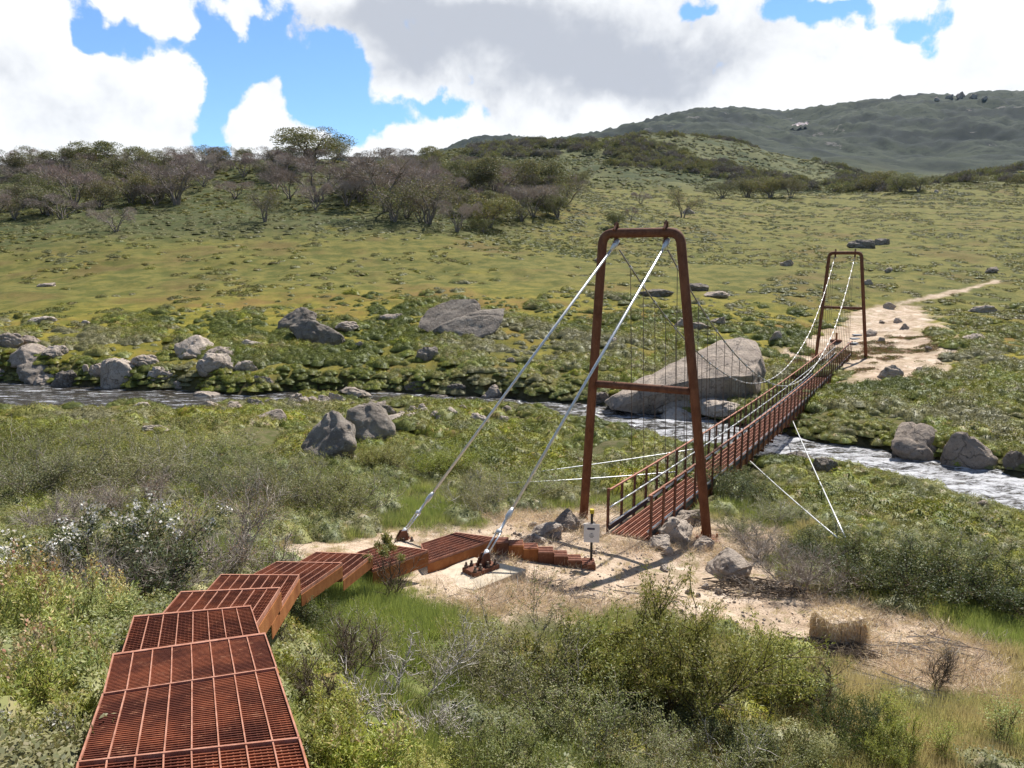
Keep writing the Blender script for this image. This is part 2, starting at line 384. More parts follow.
def ground_mat():
    m, w, out = material('alpine_ground'); P = pos(w)
    a = w.noise(P, .09, 5, .6); b = w.noise(P, .5, 5, .65); c = w.noise(P, 3.0, 5, .7); d = w.noise(P, 22, 4, .7)
    far = w.attr('far'); dirt = w.attr('dirt'); green = w.attr('green'); wet = w.attr('wet'); hill = w.attr('hill'); mtn = w.attr('mtn'); mid = w.attr('mid')
    # meadow grass: yellow green, olive, rusty tussock
    grass = w.mix(w.ramp(b, .35, .65), (.120, .120, .018), (.26, .215, .035))
    grass = w.mix(w.ramp(a, .5, .68), grass, (.21, .13, .038))
    grass = w.mix(w.math('MULTIPLY', w.ramp(c, .52, .7), .6), grass, (.065, .085, .03))
    # under the shrubs near the camera: litter and moss
    soil = w.mix(w.ramp(c, .4, .6), (.075, .085, .028), (.13, .115, .06))
    base = w.mix(far, soil, grass)
    heath = w.mix(w.ramp(b, .4, .6), (.060, .075, .028), (.105, .108, .048))
    base = w.mix(w.math('MULTIPLY', hill, w.ramp(w.noise(P, .16, 4, .6), .12, .44)), base, w.mix(mid, heath, w.mix(w.ramp(w.noise(P, .03, 6, .7), .42, .58), (.05, .065, .026), (.115, .12, .05))))
    mt = w.mix(w.ramp(w.noise(P, .006, 6, .65), .40, .58), (.006, .015, .016), (.034, .047, .030))  # mountain forest colours darkened to paint in a cloud shadow
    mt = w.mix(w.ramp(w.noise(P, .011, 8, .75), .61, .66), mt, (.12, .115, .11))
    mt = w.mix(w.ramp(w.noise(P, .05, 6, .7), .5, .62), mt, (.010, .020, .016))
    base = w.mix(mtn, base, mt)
    base = w.mix(w.math('MULTIPLY', green, .75), base, w.mix(w.ramp(c, .35, .65), (.14, .19, .045), (.22, .245, .09)))
    straw = w.mix(w.ramp(w.noise(P, 1.6, 5, .7), .35, .65), (.58, .465, .355), (.38, .28, .20))
    straw = w.mix(w.ramp(w.noise(P, .7, 3, .6), .52, .66), straw, (.64, .53, .43))
    straw = w.mix(w.ramp(d, .52, .70), straw, (.24, .16, .10))
    straw = w.mix(w.math('MULTIPLY', w.ramp(w.noise(P, 2.2, 5, .7, .5), .56, .66), .55), straw, (.17, .17, .06))
    straw = w.mix(w.math('MULTIPLY', w.ramp(w.noise(P, .9, 6, .75, .6), .52, .60), .6), straw, (.25, .185, .12))
    base = w.mix(dirt, base, straw)
    base = w.mix(wet, base, w.mix(w.ramp(c, .4, .6), (.05, .045, .025), (.10, .085, .045)))
    st = w.new('ShaderNodeTexWave'); st.bands_direction = 'DIAGONAL'; w.l.new(P, st.inputs['Vector']); st.inputs['Scale'].default_value = 9; st.inputs['Distortion'].default_value = 14; st.inputs['Detail'].default_value = 4
    hgt = w.math('ADD', w.math('MULTIPLY', c, .5), w.math('ADD', w.math('MULTIPLY', d, .35), w.math('MULTIPLY', st.outputs['Fac'], .12)))
    principled(w, out, base, .95, 0, .12, bump(w, hgt, .8, .07))
    return m
M = {}
M['ground'] = ground_mat()
def leaf_mat(name, c1, c2, c3, trans=.35, tipc=None, inst=False):
    m, w, out = material(name)
    r = w.attr('rnd')
    oi = w.new('ShaderNodeObjectInfo').outputs['Random']
    col = w.mix(w.ramp(r, 0, .7), c1, c2); col = w.mix(w.ramp(r, .78, 1.0), col, c3)
    hsv = w.new('ShaderNodeHueSaturation'); w.l.new(col, hsv.inputs['Color'])
    w.l.new(w.math('ADD', .475, w.math('MULTIPLY', oi, .04)), hsv.inputs['Hue'])
    w.l.new(w.math('ADD', .78, w.math('MULTIPLY', w.math('FRACT', w.math('MULTIPLY', oi, 7.31)), .5)), hsv.inputs['Value'])
    w.l.new(w.math('ADD', .8, w.math('MULTIPLY', w.math('FRACT', w.math('MULTIPLY', oi, 3.77)), .3)), hsv.inputs['Saturation'])
    col = hsv.outputs[0]
    if inst:
        tn = w.attr('tnt', 'INSTANCER'); col = w.mix(w.ramp(tn, .5, 1.0), col, inst[0]); col = w.mix(w.ramp(tn, .5, 0), col, inst[1])
    d = w.new('ShaderNodeBsdfDiffuse'); w.l.new(col, d.inputs['Color'])
    t = w.new('ShaderNodeBsdfTranslucent'); w.l.new(w.mix(.5, col, w.mix(1, col, (1.3, 1.25, .6), 'MULTIPLY')), t.inputs['Color'])
    g = w.new('ShaderNodeBsdfGlossy'); g.inputs['Roughness'].default_value = .5; g.inputs['Color'].default_value = (.9, .95, 1, 1)
    mx = w.new('ShaderNodeMixShader'); mx.inputs[0].default_value = trans; w.l.new(d.outputs[0], mx.inputs[1]); w.l.new(t.outputs[0], mx.inputs[2])
    m2 = w.new('ShaderNodeMixShader'); m2.inputs[0].default_value = .02; w.l.new(mx.outputs[0], m2.inputs[1]); w.l.new(g.outputs[0], m2.inputs[2])
    w.l.new(m2.outputs[0], out.inputs['Surface']); return m
M['leaf_olive'] = leaf_mat('olive_leaves', (.15, .185, .036), (.27, .29, .065), (.38, .34, .12))
M['leaf_grey'] = leaf_mat('grey_green_leaves', (.16, .18, .06), (.27, .285, .115), (.40, .36, .19))
M['leaf_lime'] = leaf_mat('lime_leaves', (.23, .29, .07), (.36, .39, .12), (.48, .40, .17))
M['leaf_dark'] = leaf_mat('dark_green_leaves', (.055, .085, .028), (.11, .135, .048), (.18, .16, .08))
M['leaf_heath'] = leaf_mat('heath_leaves', (.150, .175, .028), (.24, .25, .045), (.28, .21, .07), .22, inst=[(.235, .22, .12), (.115, .135, .030)])
M['leaf_tree'] = leaf_mat('snow_gum_leaves', (.10, .115, .045), (.175, .18, .08), (.24, .19, .11), .3)
M['twig_tree'] = leaf_mat('grey_twigs', (.225, .185, .175), (.33, .275, .255), (.24, .15, .11), .1)
M['twig_dead'] = leaf_mat('dry_twigs', (.26, .215, .18), (.42, .37, .33), (.20, .13, .10), .05)
M['twig_red'] = leaf_mat('rusty_dry_leaves', (.24, .13, .085), (.34, .21, .15), (.42, .27, .19), .2)
M['grass'] = leaf_mat('green_grass', (.20, .26, .07), (.31, .36, .12), (.46, .42, .22), .4, inst=[(.50, .42, .26), (.28, .335, .11)])
M['leaf_meadow'] = leaf_mat('meadow_heath_leaves', (.125, .130, .030), (.19, .185, .045), (.24, .17, .055), .15, inst=[(.165, .165, .080), (.105, .115, .030)])
M['bale'] = leaf_mat('bale_straw', (.70, .56, .38), (.85, .72, .52), (.50, .36, .22), .35)
M['twig_far'] = leaf_mat('far_woodland_twigs', (.15, .13, .12), (.23, .20, .18), (.14, .13, .07), .1)
M['straw'] = leaf_mat('dry_straw', (.58, .46, .32), (.72, .60, .45), (.36, .24, .15), .2)
M['flower_white'] = leaf_mat('white_flowers', (.62, .60, .56), (.78, .76, .72), (.55, .48, .45), .2)
M['flower_spike'] = leaf_mat('yellow_flower_spikes', (.42, .36, .15), (.52, .44, .22), (.50, .24, .14), .25)

def bark_mat(name, c1, c2):
    m, w, out = material(name); P = objc(w)
    principled(w, out, w.mix(w.ramp(w.noise(P, 14, 4, .7), .4, .6), c1, c2), .9, 0, .15, bump(w, w.noise(P, 40, 3), .5, .01)); return m
M['bark'] = bark_mat('pale_grey_bark', (.36, .32, .28), (.20, .165, .14))
M['bark_tree'] = bark_mat('dull_grey_bark', (.27, .235, .21), (.15, .125, .11))
M['bark_brown'] = bark_mat('brown_stem_bark', (.15, .115, .085), (.08, .058, .042))
M['bark_white'] = bark_mat('bleached_bark', (.58, .54, .50), (.38, .34, .30))
def rust_mat(name, c1, c2, c3, sc=6):
    m, w, out = material(name); P = pos(w)
    mp = w.new('ShaderNodeMapping'); mp.inputs['Scale'].default_value = (1, 1, .35); w.l.new(P, mp.inputs['Vector'])
    c = w.mix(w.ramp(w.noise(mp.outputs[0], sc, 6, .7), .38, .62), c1, c2); c = w.mix(w.ramp(w.noise(P, sc * 5, 5, .75), .55, .72), c, c3)
    c = w.mix(w.math('MULTIPLY', w.ramp(w.noise(P, sc * .5, 3, .6), .5, .68), .5), c, w.mix(1, c, (.55, .5, .5), 'MULTIPLY'))
    principled(w, out, c, .82, .0, .25, bump(w, w.noise(P, 90, 4, .7), .35, .004)); return m
M['rust'] = rust_mat('corten_rust', (.13, .052, .031), (.19, .082, .047), (.27, .14, .085))
M['rust_orange'] = rust_mat('corten_orange_side', (.27, .095, .032), (.36, .145, .05), (.17, .055, .024))
M['rust_deck'] = rust_mat('corten_grating', (.10, .026, .015), (.25, .075, .036), (.33, .14, .08), 2.2)
M['rust_strip'] = rust_mat('worn_grating_strip', (.36, .155, .10), (.45, .23, .165), (.24, .085, .05), 14)
def simple(name, col, rough=.6, metal=0, spec=.4, var=.15, sc=20):
    m, w, out = material(name); P = objc(w)
    c2 = tuple(v * (1 - var * 2) for v in col)
    principled(w, out, w.mix(w.ramp(w.noise(P, sc, 4, .6), .4, .65), col, c2), rough, metal, spec); return m
M['galv'] = simple('galvanised_steel', (.72, .73, .74), .42, .55, .5, .1)
M['cable_dark'] = simple('dark_wire', (.16, .12, .10), .6, .3)
M['cable_span'] = simple('span_cable', (.33, .31, .29), .5, .5)
M['shadow_grey'] = simple('painted_shadow_grey', (.05, .052, .06), .7)
M['concrete'] = simple('pale_concrete', (.56, .48, .37), .9, 0, .2, .12, 6)
M['slab'] = simple('blue_grey_slab', (.30, .32, .35), .8)
M['black'] = simple('black_post', (.03, .03, .03), .5)
M['white'] = simple('white_sign_board', (.74, .74, .76), .5, 0, .4, .03)
M['ink'] = simple('sign_ink', (.06, .065, .12), .6)
M['yellow'] = simple('yellow_cap', (.62, .48, .03), .5)
M['snow'] = simple('old_snow', (.50, .42, .42), .8, 0, .2, .05, .05)
def rock_mat(name, c1, c2, c3):
    m, w, out = material(name); P = pos(w)
    oi = w.new('ShaderNodeObjectInfo').outputs['Random']
    c = w.mix(w.ramp(w.noise(P, 1.1, 6, .65), .35, .62), c1, c2)
    c = w.mix(w.ramp(w.noise(P, 5.5, 6, .75), .54, .66), c, c3)
    c = w.mix(w.math('MULTIPLY', w.ramp(w.noise(P, 30, 3, .7), .55, .7), .6), c, (.10, .095, .09))
    cr = w.new('ShaderNodeTexVoronoi', feature='DISTANCE_TO_EDGE'); cr.inputs['Scale'].default_value = .35
    nv = w.new('ShaderNodeVectorMath', operation='ADD'); w.l.new(P, nv.inputs[0]); w.l.new(w.noise(P, 1.7, 4, .6, 0, 1), nv.inputs[1]); w.l.new(nv.outputs[0], cr.inputs['Vector'])
    crack = w.ramp(cr.outputs['Distance'], .015, .0)
    c = w.mix(w.math('MULTIPLY', crack, .45), c, (.07, .06, .05))
    h = w.new('ShaderNodeHueSaturation'); w.l.new(c, h.inputs['Color']); w.l.new(w.math('ADD', .82, w.math('MULTIPLY', oi, .32)), h.inputs['Value'])
    c2_ = w.mix(w.ramp(w.noise(P, 2.6, 8, .8), .56, .62), c, w.mix(1, c, (.52, .50, .47), 'MULTIPLY')); w.l.new(c2_, h.inputs['Color'])
    hh = w.math('SUBTRACT', w.math('ADD', w.noise(P, 4.5, 7, .8), w.math('MULTIPLY', w.noise(P, 1.2, 5, .7), 1.5)), w.math('MULTIPLY', crack, .4))
    principled(w, out, h.outputs[0], .92, 0, .15, bump(w, hh, .8, .16)); return m
M['granite'] = rock_mat('grey_granite', (.47, .39, .32), (.34, .28, .235), (.20, .17, .145))
M['granite_dark'] = rock_mat('dark_lichen_granite', (.30, .26, .22), (.20, .17, .145), (.40, .36, .31))
M['granite_pale'] = rock_mat('pale_granite', (.56, .475, .40), (.43, .36, .30), (.27, .225, .19))
def water_mat():
    m, w, out = material('stream_water'); P = pos(w); foam_sheen = w.attr('foam_sheen')
    mp = w.new('ShaderNodeMapping'); mp.inputs['Rotation'].default_value = (0, 0, math.radians(12)); mp.inputs['Scale'].default_value = (.55, 1.5, 1); w.l.new(P, mp.inputs['Vector'])
    n = w.noise(mp.outputs[0], 1.6, 7, .72, .5); n2 = w.noise(mp.outputs[0], 9, 7, .8, .4)
    f = w.math('ADD', w.math('ADD', w.math('MULTIPLY', n, .6), w.math('MULTIPLY', n2, .4)), w.math('MULTIPLY', w.math('SUBTRACT', foam_sheen, .5), .34))
    f = w.ramp(f, .47, .60)
    bedc = w.mix(w.ramp(w.noise(P, 2.3, 4, .6), .4, .6), (.022, .020, .016), (.05, .04, .026))
    p = w.new('ShaderNodeBsdfPrincipled'); w.l.new(bedc, p.inputs['Base Color']); p.inputs['Roughness'].default_value = .06; p.inputs['IOR'].default_value = 1.33
    p.inputs['Specular IOR Level'].default_value = .6
    bn = bump(w, w.math('ADD', n, w.math('MULTIPLY', n2, .6)), .9, .14); w.l.new(bn, p.inputs['Normal'])
    fo = w.new('ShaderNodeBsdfPrincipled'); fo.inputs['Base Color'].default_value = (.55, .56, .60, 1); fo.inputs['Roughness'].default_value = .7; w.l.new(bump(w, n2, .8, .06), fo.inputs['Normal'])
    mx = w.new('ShaderNodeMixShader'); w.l.new(w.math('MULTIPLY', f, .85), mx.inputs[0]); w.l.new(p.outputs[0], mx.inputs[1]); w.l.new(fo.outputs[0], mx.inputs[2])
    w.l.new(mx.outputs[0], out.inputs['Surface']); return m
M['water'] = water_mat()

# ------------------------------------------------------------------ ground sheets
def build_ground():
    az = np.concatenate([np.radians(np.arange(-180, -48, 3.0)), np.radians(np.linspace(-48, 48, 640)), np.radians(np.arange(51, 181, 3.0))])
    r = np.exp(np.linspace(math.log(.35), math.log(3300), 780))
    A, R = np.meshgrid(az, r); x = R * np.sin(A); y = R * np.cos(A)
    z = height(x, y)
    dm, gm = masks(x.ravel(), y.ravel())
    d = R.ravel(); nr = d < 140
    sd = np.full(d.shape, 99.0); sd[nr] = river_sd(x.ravel()[nr], y.ravel()[nr])
    wet = np.maximum(sm(.25, -.1, z.ravel() - (WZ + .12)), .75 * sm(1.5, .7, sd)) * (d < 140)
    hill = np.maximum(sm(95, 135, d) * sm(620, 470, 512 + FPX * x.ravel() / np.maximum(y.ravel(), 1)), sm(400, 520, d))
    hill = np.maximum(hill, .55 * sm(60, 90, d))
    V = np.stack([x.ravel(), y.ravel(), z.ravel()], 1)
    nA, nR = len(az), len(r)
    i, j = np.meshgrid(np.arange(nR - 1), np.arange(nA - 1), indexing='ij'); a = (i * nA + j).ravel()
    F = np.stack([a, a + 1, a + nA + 1, a + nA], 1)
    # close the fan underneath the camera
    fx, fy, fd = x.ravel()[F[:, 0]], y.ravel()[F[:, 0]], d[F[:, 0]]
    isdirt = (dm[F].mean(1) > .5)
    mount = fd > 1150
    ridge = (fd > 500) & ~mount
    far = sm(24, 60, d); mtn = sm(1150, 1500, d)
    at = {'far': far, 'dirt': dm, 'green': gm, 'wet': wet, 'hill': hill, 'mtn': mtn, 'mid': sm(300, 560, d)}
    def part(name, sel, kind='structure', lab=None):
        Fs = F[sel]; u, inv = np.unique(Fs, return_inverse=True); inv = inv.reshape(Fs.shape)
        me = npmesh(name, V[u], inv, M['ground'], {k: ('POINT', v[u]) for k, v in at.items()}, True)
        o = link(name, me); o['kind'] = kind
        if lab: o['label'] = lab
        return o
    part('ground', ~isdirt & ~mount & ~ridge); part('dirt_path', isdirt & (fd < 300))
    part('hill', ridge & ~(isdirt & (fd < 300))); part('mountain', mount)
    # water
    V2 = []; F2 = []; fo = []
    T = np.gradient(RP, axis=0); T /= np.linalg.norm(T, axis=1)[:, None]; Nn = np.stack([-T[:, 1], T[:, 0]], 1)
    ns = 25
    # finer along the stream
    idx = np.linspace(0, len(RP) - 1, 500); PP = np.stack([np.interp(idx, np.arange(len(RP)), RP[:, k]) for k in (0, 1)], 1)
    NN = np.stack([np.interp(idx, np.arange(len(RP)), Nn[:, k]) for k in (0, 1)], 1); WW = np.interp(idx, np.arange(len(RP)), RWW)
    for p, n, wd in zip(PP, NN, WW):
        for q in np.linspace(-1, 1, ns):
            X = p + n * q * (wd + 1.3); V2.append((X[0], X[1], 0))
    V2 = np.array(V2); rap = sm(-8, 3, V2[:, 0])
    V2[:, 2] = WZ + fbm(V2[:, 0], V2[:, 1], 1.3, 3) * (.01 + .16 * rap)
    i, j = np.meshgrid(np.arange(len(PP) - 1), np.arange(ns - 1), indexing='ij'); a = (i * ns + j).ravel(); F2 = np.stack([a, a + 1, a + ns + 1, a + ns], 1)
    foam_sheen = np.interp(V2[:, 0], [-12, -6, 0, 6, 12, 20], [.40, .38, .42, .50, .60, .66])  # foam in the rapids; painted sky reflection streaks on the calm left pool
    o = link('stream', npmesh('stream', V2, F2, M['water'], {'foam_sheen': ('POINT', foam_sheen)}, True)); o['kind'] = 'structure'
build_ground()

# ------------------------------------------------------------------ foliage generators (numpy)
def unit(A): return A / (np.linalg.norm(A, axis=1)[:, None] + 1e-9)
def leaves(rs, C, D, L, W, spread=.6, N=None, nj=.45):
    """diamond leaves at centres C pointing roughly along D, facing roughly N"""
    n = len(C); D = D + rs.normal(0, spread, (n, 3)); D /= np.linalg.norm(D, axis=1)[:, None] + 1e-9
    if N is None: R = rs.normal(0, 1, (n, 3))
    else: R = unit(unit(N) + rs.normal(0, nj, (n, 3))); D = unit(D - R * (D * R).sum(1)[:, None] * .8)
    B = np.cross(D, R); B /= np.linalg.norm(B, axis=1)[:, None] + 1e-9
    l = (L * rs.uniform(.6, 1.3, n))[:, None]; w = (W * rs.uniform(.6, 1.3, n))[:, None]
    V = np.stack([C, C + D * l * .5 + B * w * .5, C + D * l, C + D * l * .5 - B * w * .5], 1).reshape(-1, 3)
    F = np.arange(n * 4).reshape(-1, 4); return V, F
def leafmesh(name, rs, V, F, mat):
    return npmesh(name, V, F, mat, {'rnd': ('FACE', rs.rand(len(F)))})
def grow(rs, h, r, nst, lean=.9, seg=6, twigs=3, curl=.25, r0=.02, sub=2):
    """stems: list of (path, radii); tips: arrays of points and directions on the outer twigs"""
    stems = []; P = []; D = []
    def walk(p, d, length, rad, level):
        n = seg if level == 0 else max(3, seg - level * 2); step = length / n; path = [p.copy()]; q = p.copy()
        for k in range(n):
            d = d + rs.normal(0, curl, 3) * (.6 if level == 0 else 1); d[2] += .08; d /= np.linalg.norm(d); q = q + d * step; path.append(q.copy())
            if level < sub and k >= (1 if level == 0 else 0):
                for _ in range(twigs if rs.rand() < .85 else twigs - 1):
                    dd = d + rs.normal(0, .65, 3); dd[2] += .15; dd /= np.linalg.norm(dd); walk(q, dd, length * rs.uniform(.3, .5), rad * .5, level + 1)
            if level >= 1 or k >= n * .55:
                P.append(q.copy()); D.append(d.copy())
        stems.append((path, [rad * (1 - .75 * t / n) for t in range(n + 1)], level))
    for s in range(nst):
        a = 2 * math.pi * (s + rs.rand()) / nst; t = lean * rs.uniform(.25, 1.0)
        d = np.array([math.cos(a) * t * r / h * 1.2, math.sin(a) * t * r / h * 1.2, 1.0]); d /= np.linalg.norm(d)
        b = np.array([math.cos(a) * .08 * r, math.sin(a) * .08 * r, -.12]); walk(b, d, h * rs.uniform(.75, 1.05) / max(d[2], .45) * .8, r0 * rs.uniform(.7, 1.2), 0)
    return stems, np.array(P), np.array(D)
def stem_mesh(name, stems, mat, maxlev=1, n0=5):
    mb = MB()
    for path, rad, lv in stems:
        if lv <= maxlev: mb.tube(path, rad, n0 if lv == 0 else 3, cap=False)
    me = bpy.data.meshes.new(name); me.from_pydata(mb.v, [], mb.f); me.materials.append(mat)
    for p in me.polygons: p.use_smooth = True
    a = me.attributes.new('rnd', 'FLOAT', 'FACE'); a.data.foreach_set('value', np.random.RandomState(3).rand(len(me.polygons)).astype(np.float32))
    return me
def make_shrub(seed, h, r, nst, nleaf, L, W, mat, stemmat, lean=.9, spread=.6, twigs=3, jit=.05, sub=2, r0=.018, maxlev=1, curl=.25, flower=None, zmin=0):
    rs = np.random.RandomState(seed); stems, P, D = grow(rs, h, r, nst, lean, 6, twigs, curl, r0, sub)
    out = {'stems': stem_mesh('stems', stems, stemmat, maxlev)}
    k = P[:, 2] > zmin * h; P, D = P[k], D[k]
    wgt = (P[:, 2] / h).clip(.15, 1) ** .8; idx = rs.choice(len(P), nleaf, p=wgt / wgt.sum())
    C = P[idx] + rs.normal(0, jit, (nleaf, 3)); V, F = leaves(rs, C, D[idx], L, W, spread, C - np.array([0, 0, h * .15]), .6); out['foliage'] = leafmesh('foliage', rs, V, F, mat)
    if flower:
        kind, nf, fm = flower; top = np.argsort(-(P[:, 2] + rs.rand(len(P)) * h * .5))[:nf]
        if kind == 'cluster':
            C = np.repeat(P[top], 18, 0) + rs.normal(0, .026, (nf * 18, 3)) + [0, 0, .03]; V, F = leaves(rs, C, np.tile([0, 0, 1.0], (len(C), 1)), .030, .024, 1.0)
        else:
            C = []; DD = []
            for t in top:
                hh = rs.uniform(.10, .20)
                for q in range(26): 
                    a = rs.rand() * 6.28; C.append(P[t] + [math.cos(a) * .012, math.sin(a) * .012, hh * q / 26 + .03]); DD.append([math.cos(a), math.sin(a), .9])
            V, F = leaves(rs, np.array(C), np.array(DD), .032, .018, .2)
        out['flowers'] = leafmesh('flowers', rs, V, F, fm)
    return out
def make_tangle(seed, h, r, n, mat, barkm, L=.5, W=.012, nst=9, redtip=None, r0=.02):
    """leafless bush: stems plus a cloud of fine twigs"""
    rs = np.random.RandomState(seed); stems, P, D = grow(rs, h, r, nst, 1.2, 6, 3, .3, r0, 2)
    idx = rs.choice(len(P), n); C = P[idx] + rs.normal(0, .03 * h, (n, 3)); V, F = leaves(rs, C, D[idx] + [0, 0, .25], L, W, .35)
    out = {'stems': stem_mesh('stems', stems, barkm, 2), 'twigs': leafmesh('twigs', rs, V, F, mat)}
    if redtip:
        top = P[P[:, 2] > .55 * h]; idx = rs.choice(len(top), redtip); V, F = leaves(rs, top[idx] + rs.normal(0, .07, (redtip, 3)), np.tile([0, 0, 1.0], (redtip, 1)), .035, .015, .8)
        out['dry_leaves'] = leafmesh('dry_leaves', rs, V, F, M['twig_red'])
    return out
def place(parts, name, loc, label, cat, group=None, sc=1.0, rz=0, scz=None):
    e = empty(name, loc, rz); e.scale = (sc, sc, sc if scz is None else scz); tag(e, label, cat, group)
    for k, me in parts.items(): link(k, me, e)
    return e

# clumps for the stuff objects: never linked to the scene as objects, their meshes are used through geometry nodes
def clump(seed, n, r, h, L, W, mat, dome=True, up=.6, core=False):
    rs = np.random.RandomState(seed)
    a = rs.rand(n) * 6.283; q = np.sqrt(rs.rand(n)); rad = q * r * (1 + .25 * np.sin(a * 3 + seed))
    x = rad * np.cos(a); y = rad * np.sin(a); top = h * np.sqrt(np.clip(1 - q * q, 0, 1)) * (1 + .35 * np.sin(x * 7 / r + seed) * np.cos(y * 6 / r))
    z = top * rs.uniform(.55, 1.0, n) if dome else np.zeros(n)
    if core: z = top * rs.uniform(.82, 1.06, n)
    C = np.stack([x, y, z], 1); D = np.stack([x / r * .7, y / r * .7, np.full(n, up)], 1)
    V, F = leaves(rs, C, D, L, W, .45 if dome else .22, C * [1, 1, 1.6] + [0, 0, h * .25] if core else None, .32)
    if core:
        m1, m2 = 14, 5; U_ = []; G = []
        for j in range(m2 + 1):
            for i in range(m1):
                qq = 1 - j / m2; aa = i * 6.283 / m1; rr = qq * r * (1 + .25 * math.sin(aa * 3 + seed)); xx, yy = rr * math.cos(aa), rr * math.sin(aa)
                tt = h * math.sqrt(max(0, 1 - qq * qq)) * (1 + .35 * math.sin(xx * 7 / r + seed) * math.cos(yy * 6 / r)); U_.append((xx, yy, tt * .84 - .01))
        for j in range(m2):
            for i in range(m1): G.append((j * m1 + i, j * m1 + (i + 1) % m1, (j + 1) * m1 + (i + 1) % m1, (j + 1) * m1 + i))
        F = np.concatenate([F, np.array(G) + len(V)]); V = np.concatenate([V, np.array(U_)])
    return leafmesh('clump', rs, V, F, mat)
def stuff(name, label, cat, P, variants, scl, tnt, seed=0, tilt=.1):
    rs = np.random.RandomState(seed + 77); n = len(P)
    me = bpy.data.meshes.new(name); me.vertices.add(n); me.vertices.foreach_set('co', np.asarray(P, np.float32).ravel())
    for an, arr in (('scl', scl), ('tnt', tnt), ('rz', rs.rand(n) * 6.283), ('tx', rs.normal(0, tilt, n))):
        a = me.attributes.new(an, 'FLOAT', 'POINT'); a.data.foreach_set('value', np.asarray(arr, np.float32))
    a = me.attributes.new('idx', 'INT', 'POINT'); a.data.foreach_set('value', rs.randint(0, len(variants), n).astype(np.int32))
    for m_ in {v.materials[0] for v in variants}: me.materials.append(m_)
    o = link(name, me); tag(o, label, None, None, 'stuff')
    ng = bpy.data.node_groups.new(name + '_scatter', 'GeometryNodeTree'); ng.interface.new_socket('Geometry', in_out='INPUT', socket_type='NodeSocketGeometry'); ng.interface.new_socket('Geometry', in_out='OUTPUT', socket_type='NodeSocketGeometry')
    N = ng.nodes; Lk = ng.links; gi = N.new('NodeGroupInput'); go = N.new('NodeGroupOutput'); iop = N.new('GeometryNodeInstanceOnPoints'); jn = N.new('GeometryNodeJoinGeometry')
    for v in variants:
        src = bpy.data.objects.new(name + '_clump', v); oi = N.new('GeometryNodeObjectInfo'); oi.inputs['Object'].default_value = src; oi.inputs['As Instance'].default_value = False
        gti = N.new('GeometryNodeGeometryToInstance'); Lk.new(oi.outputs['Geometry'], gti.inputs[0]); Lk.new(gti.outputs[0], jn.inputs[0])
    def na(nm, t='FLOAT'):
        q = N.new('GeometryNodeInputNamedAttribute'); q.data_type = t; q.inputs['Name'].default_value = nm; return q.outputs['Attribute']
    cx = N.new('ShaderNodeCombineXYZ'); Lk.new(na('tx'), cx.inputs[0]); Lk.new(na('rz'), cx.inputs[2])
    Lk.new(gi.outputs[0], iop.inputs['Points']); Lk.new(jn.outputs[0], iop.inputs['Instance']); iop.inputs['Pick Instance'].default_value = True
    Lk.new(na('idx', 'INT'), iop.inputs['Instance Index']); Lk.new(cx.outputs[0], iop.inputs['Rotation']); Lk.new(na('scl'), iop.inputs['Scale'])
    Lk.new(iop.outputs[0], go.inputs[0])
    md = o.modifiers.new('scatter', 'NODES'); md.node_group = ng
    return o
#@@OBJECTS
def U(px, py, z):
    r = ray(px, py); k = (z - CAMZ) / r.z; return Vector((r.x * k, r.y * k, z))
def lerp(a, b, t): return a + (b - a) * t
FOOT = []        # footprints on the ground where nothing grows

# ------------------------------------------------------------------ stepped walkway of rusty grating
def panel(parent, NL, FL, FR, NR, drop=.17, side='rust_orange', pitch=.026, thin=False, legs=True, riser=True, tall=.16):
    NL, FL, FR, NR = [Vector(p) for p in (NL, FL, FR, NR)]; FOOT.append([tuple(p.xy) for p in (NL, FL, FR, NR)])
    fr = MB(); T = .035
    up = Vector((0, 0, 1))
    for a, b in ((NL, FL), (NR, FR)): fr.bar(a - up * .006, b - up * .006, .008, .05)
    fr.bar(NL - up * .008, NR - up * .008, .012, .05)
    f = fr.build('deck_panel', M['rust_strip'], parent)
    nos = MB(); nos.bar(FL + up * .001, FR + up * .001, .005 if thin else .022, .04, ext=.004); nos.build('nosing', M['rust_strip'], f)
    g = MB(); n = max(3, int(((NL - FL).length + (NR - FR).length) / 2 / pitch))
    for k in range(1, n):
        t = k / n; g.bar(lerp(NL, FL, t) - up * .004, lerp(NR, FR, t) - up * .004, .0065, .026)
    m = 32
    for k in range(1, m):
        if k % 4: t = k / m; g.bar(lerp(NL, NR, t) - up * .009, lerp(FL, FR, t) - up * .009, .006, .024)
    g.build('grating', M['rust_deck'], f)
    s = MB()
    for k in range(1, 8):
        t = k / 8; s.bar(lerp(NL, NR, t) + up * .0015, lerp(FL, FR, t) + up * .0015, .0065, .03)
    s.build('grating_strips', M['rust_strip'], f)
    # folded side plates and riser
    inward = (NL - NR).normalized()
    for a, b, q in ((NR, FR, -inward), (NL, FL, inward)):
        sp = MB(); o = q * .012; sp.bar(a + o - up * (.03 + tall / 2), b + o - up * (.03 + tall / 2), .008, tall); sp.build('side_plate', M[side], f)
    if riser:
        r = MB(); o = (FL - NL).normalized() * .01; r.bar(FL + o - up * (.03 + drop / 2), FR + o - up * (.03 + drop / 2), .008, drop, ext=-.01); r.build('riser', M['rust'], f)
    if legs:
        for a in (lerp(NR, FR, .8), lerp(NL, FL, .8)):
            q = a - inward * .02 if a == lerp(NR, FR, .8) else a
            gz = h1(a.x, a.y) - .1
            if a.z - tall - gz > .1:
                l = MB(); l.bar(Vector((a.x, a.y, gz)) + inward * .03, Vector((a.x, a.y, a.z - .03)) + inward * .03, .05, .05, up=(0, 1, 0)); l.build('support_post', M['rust'], f)
    return f
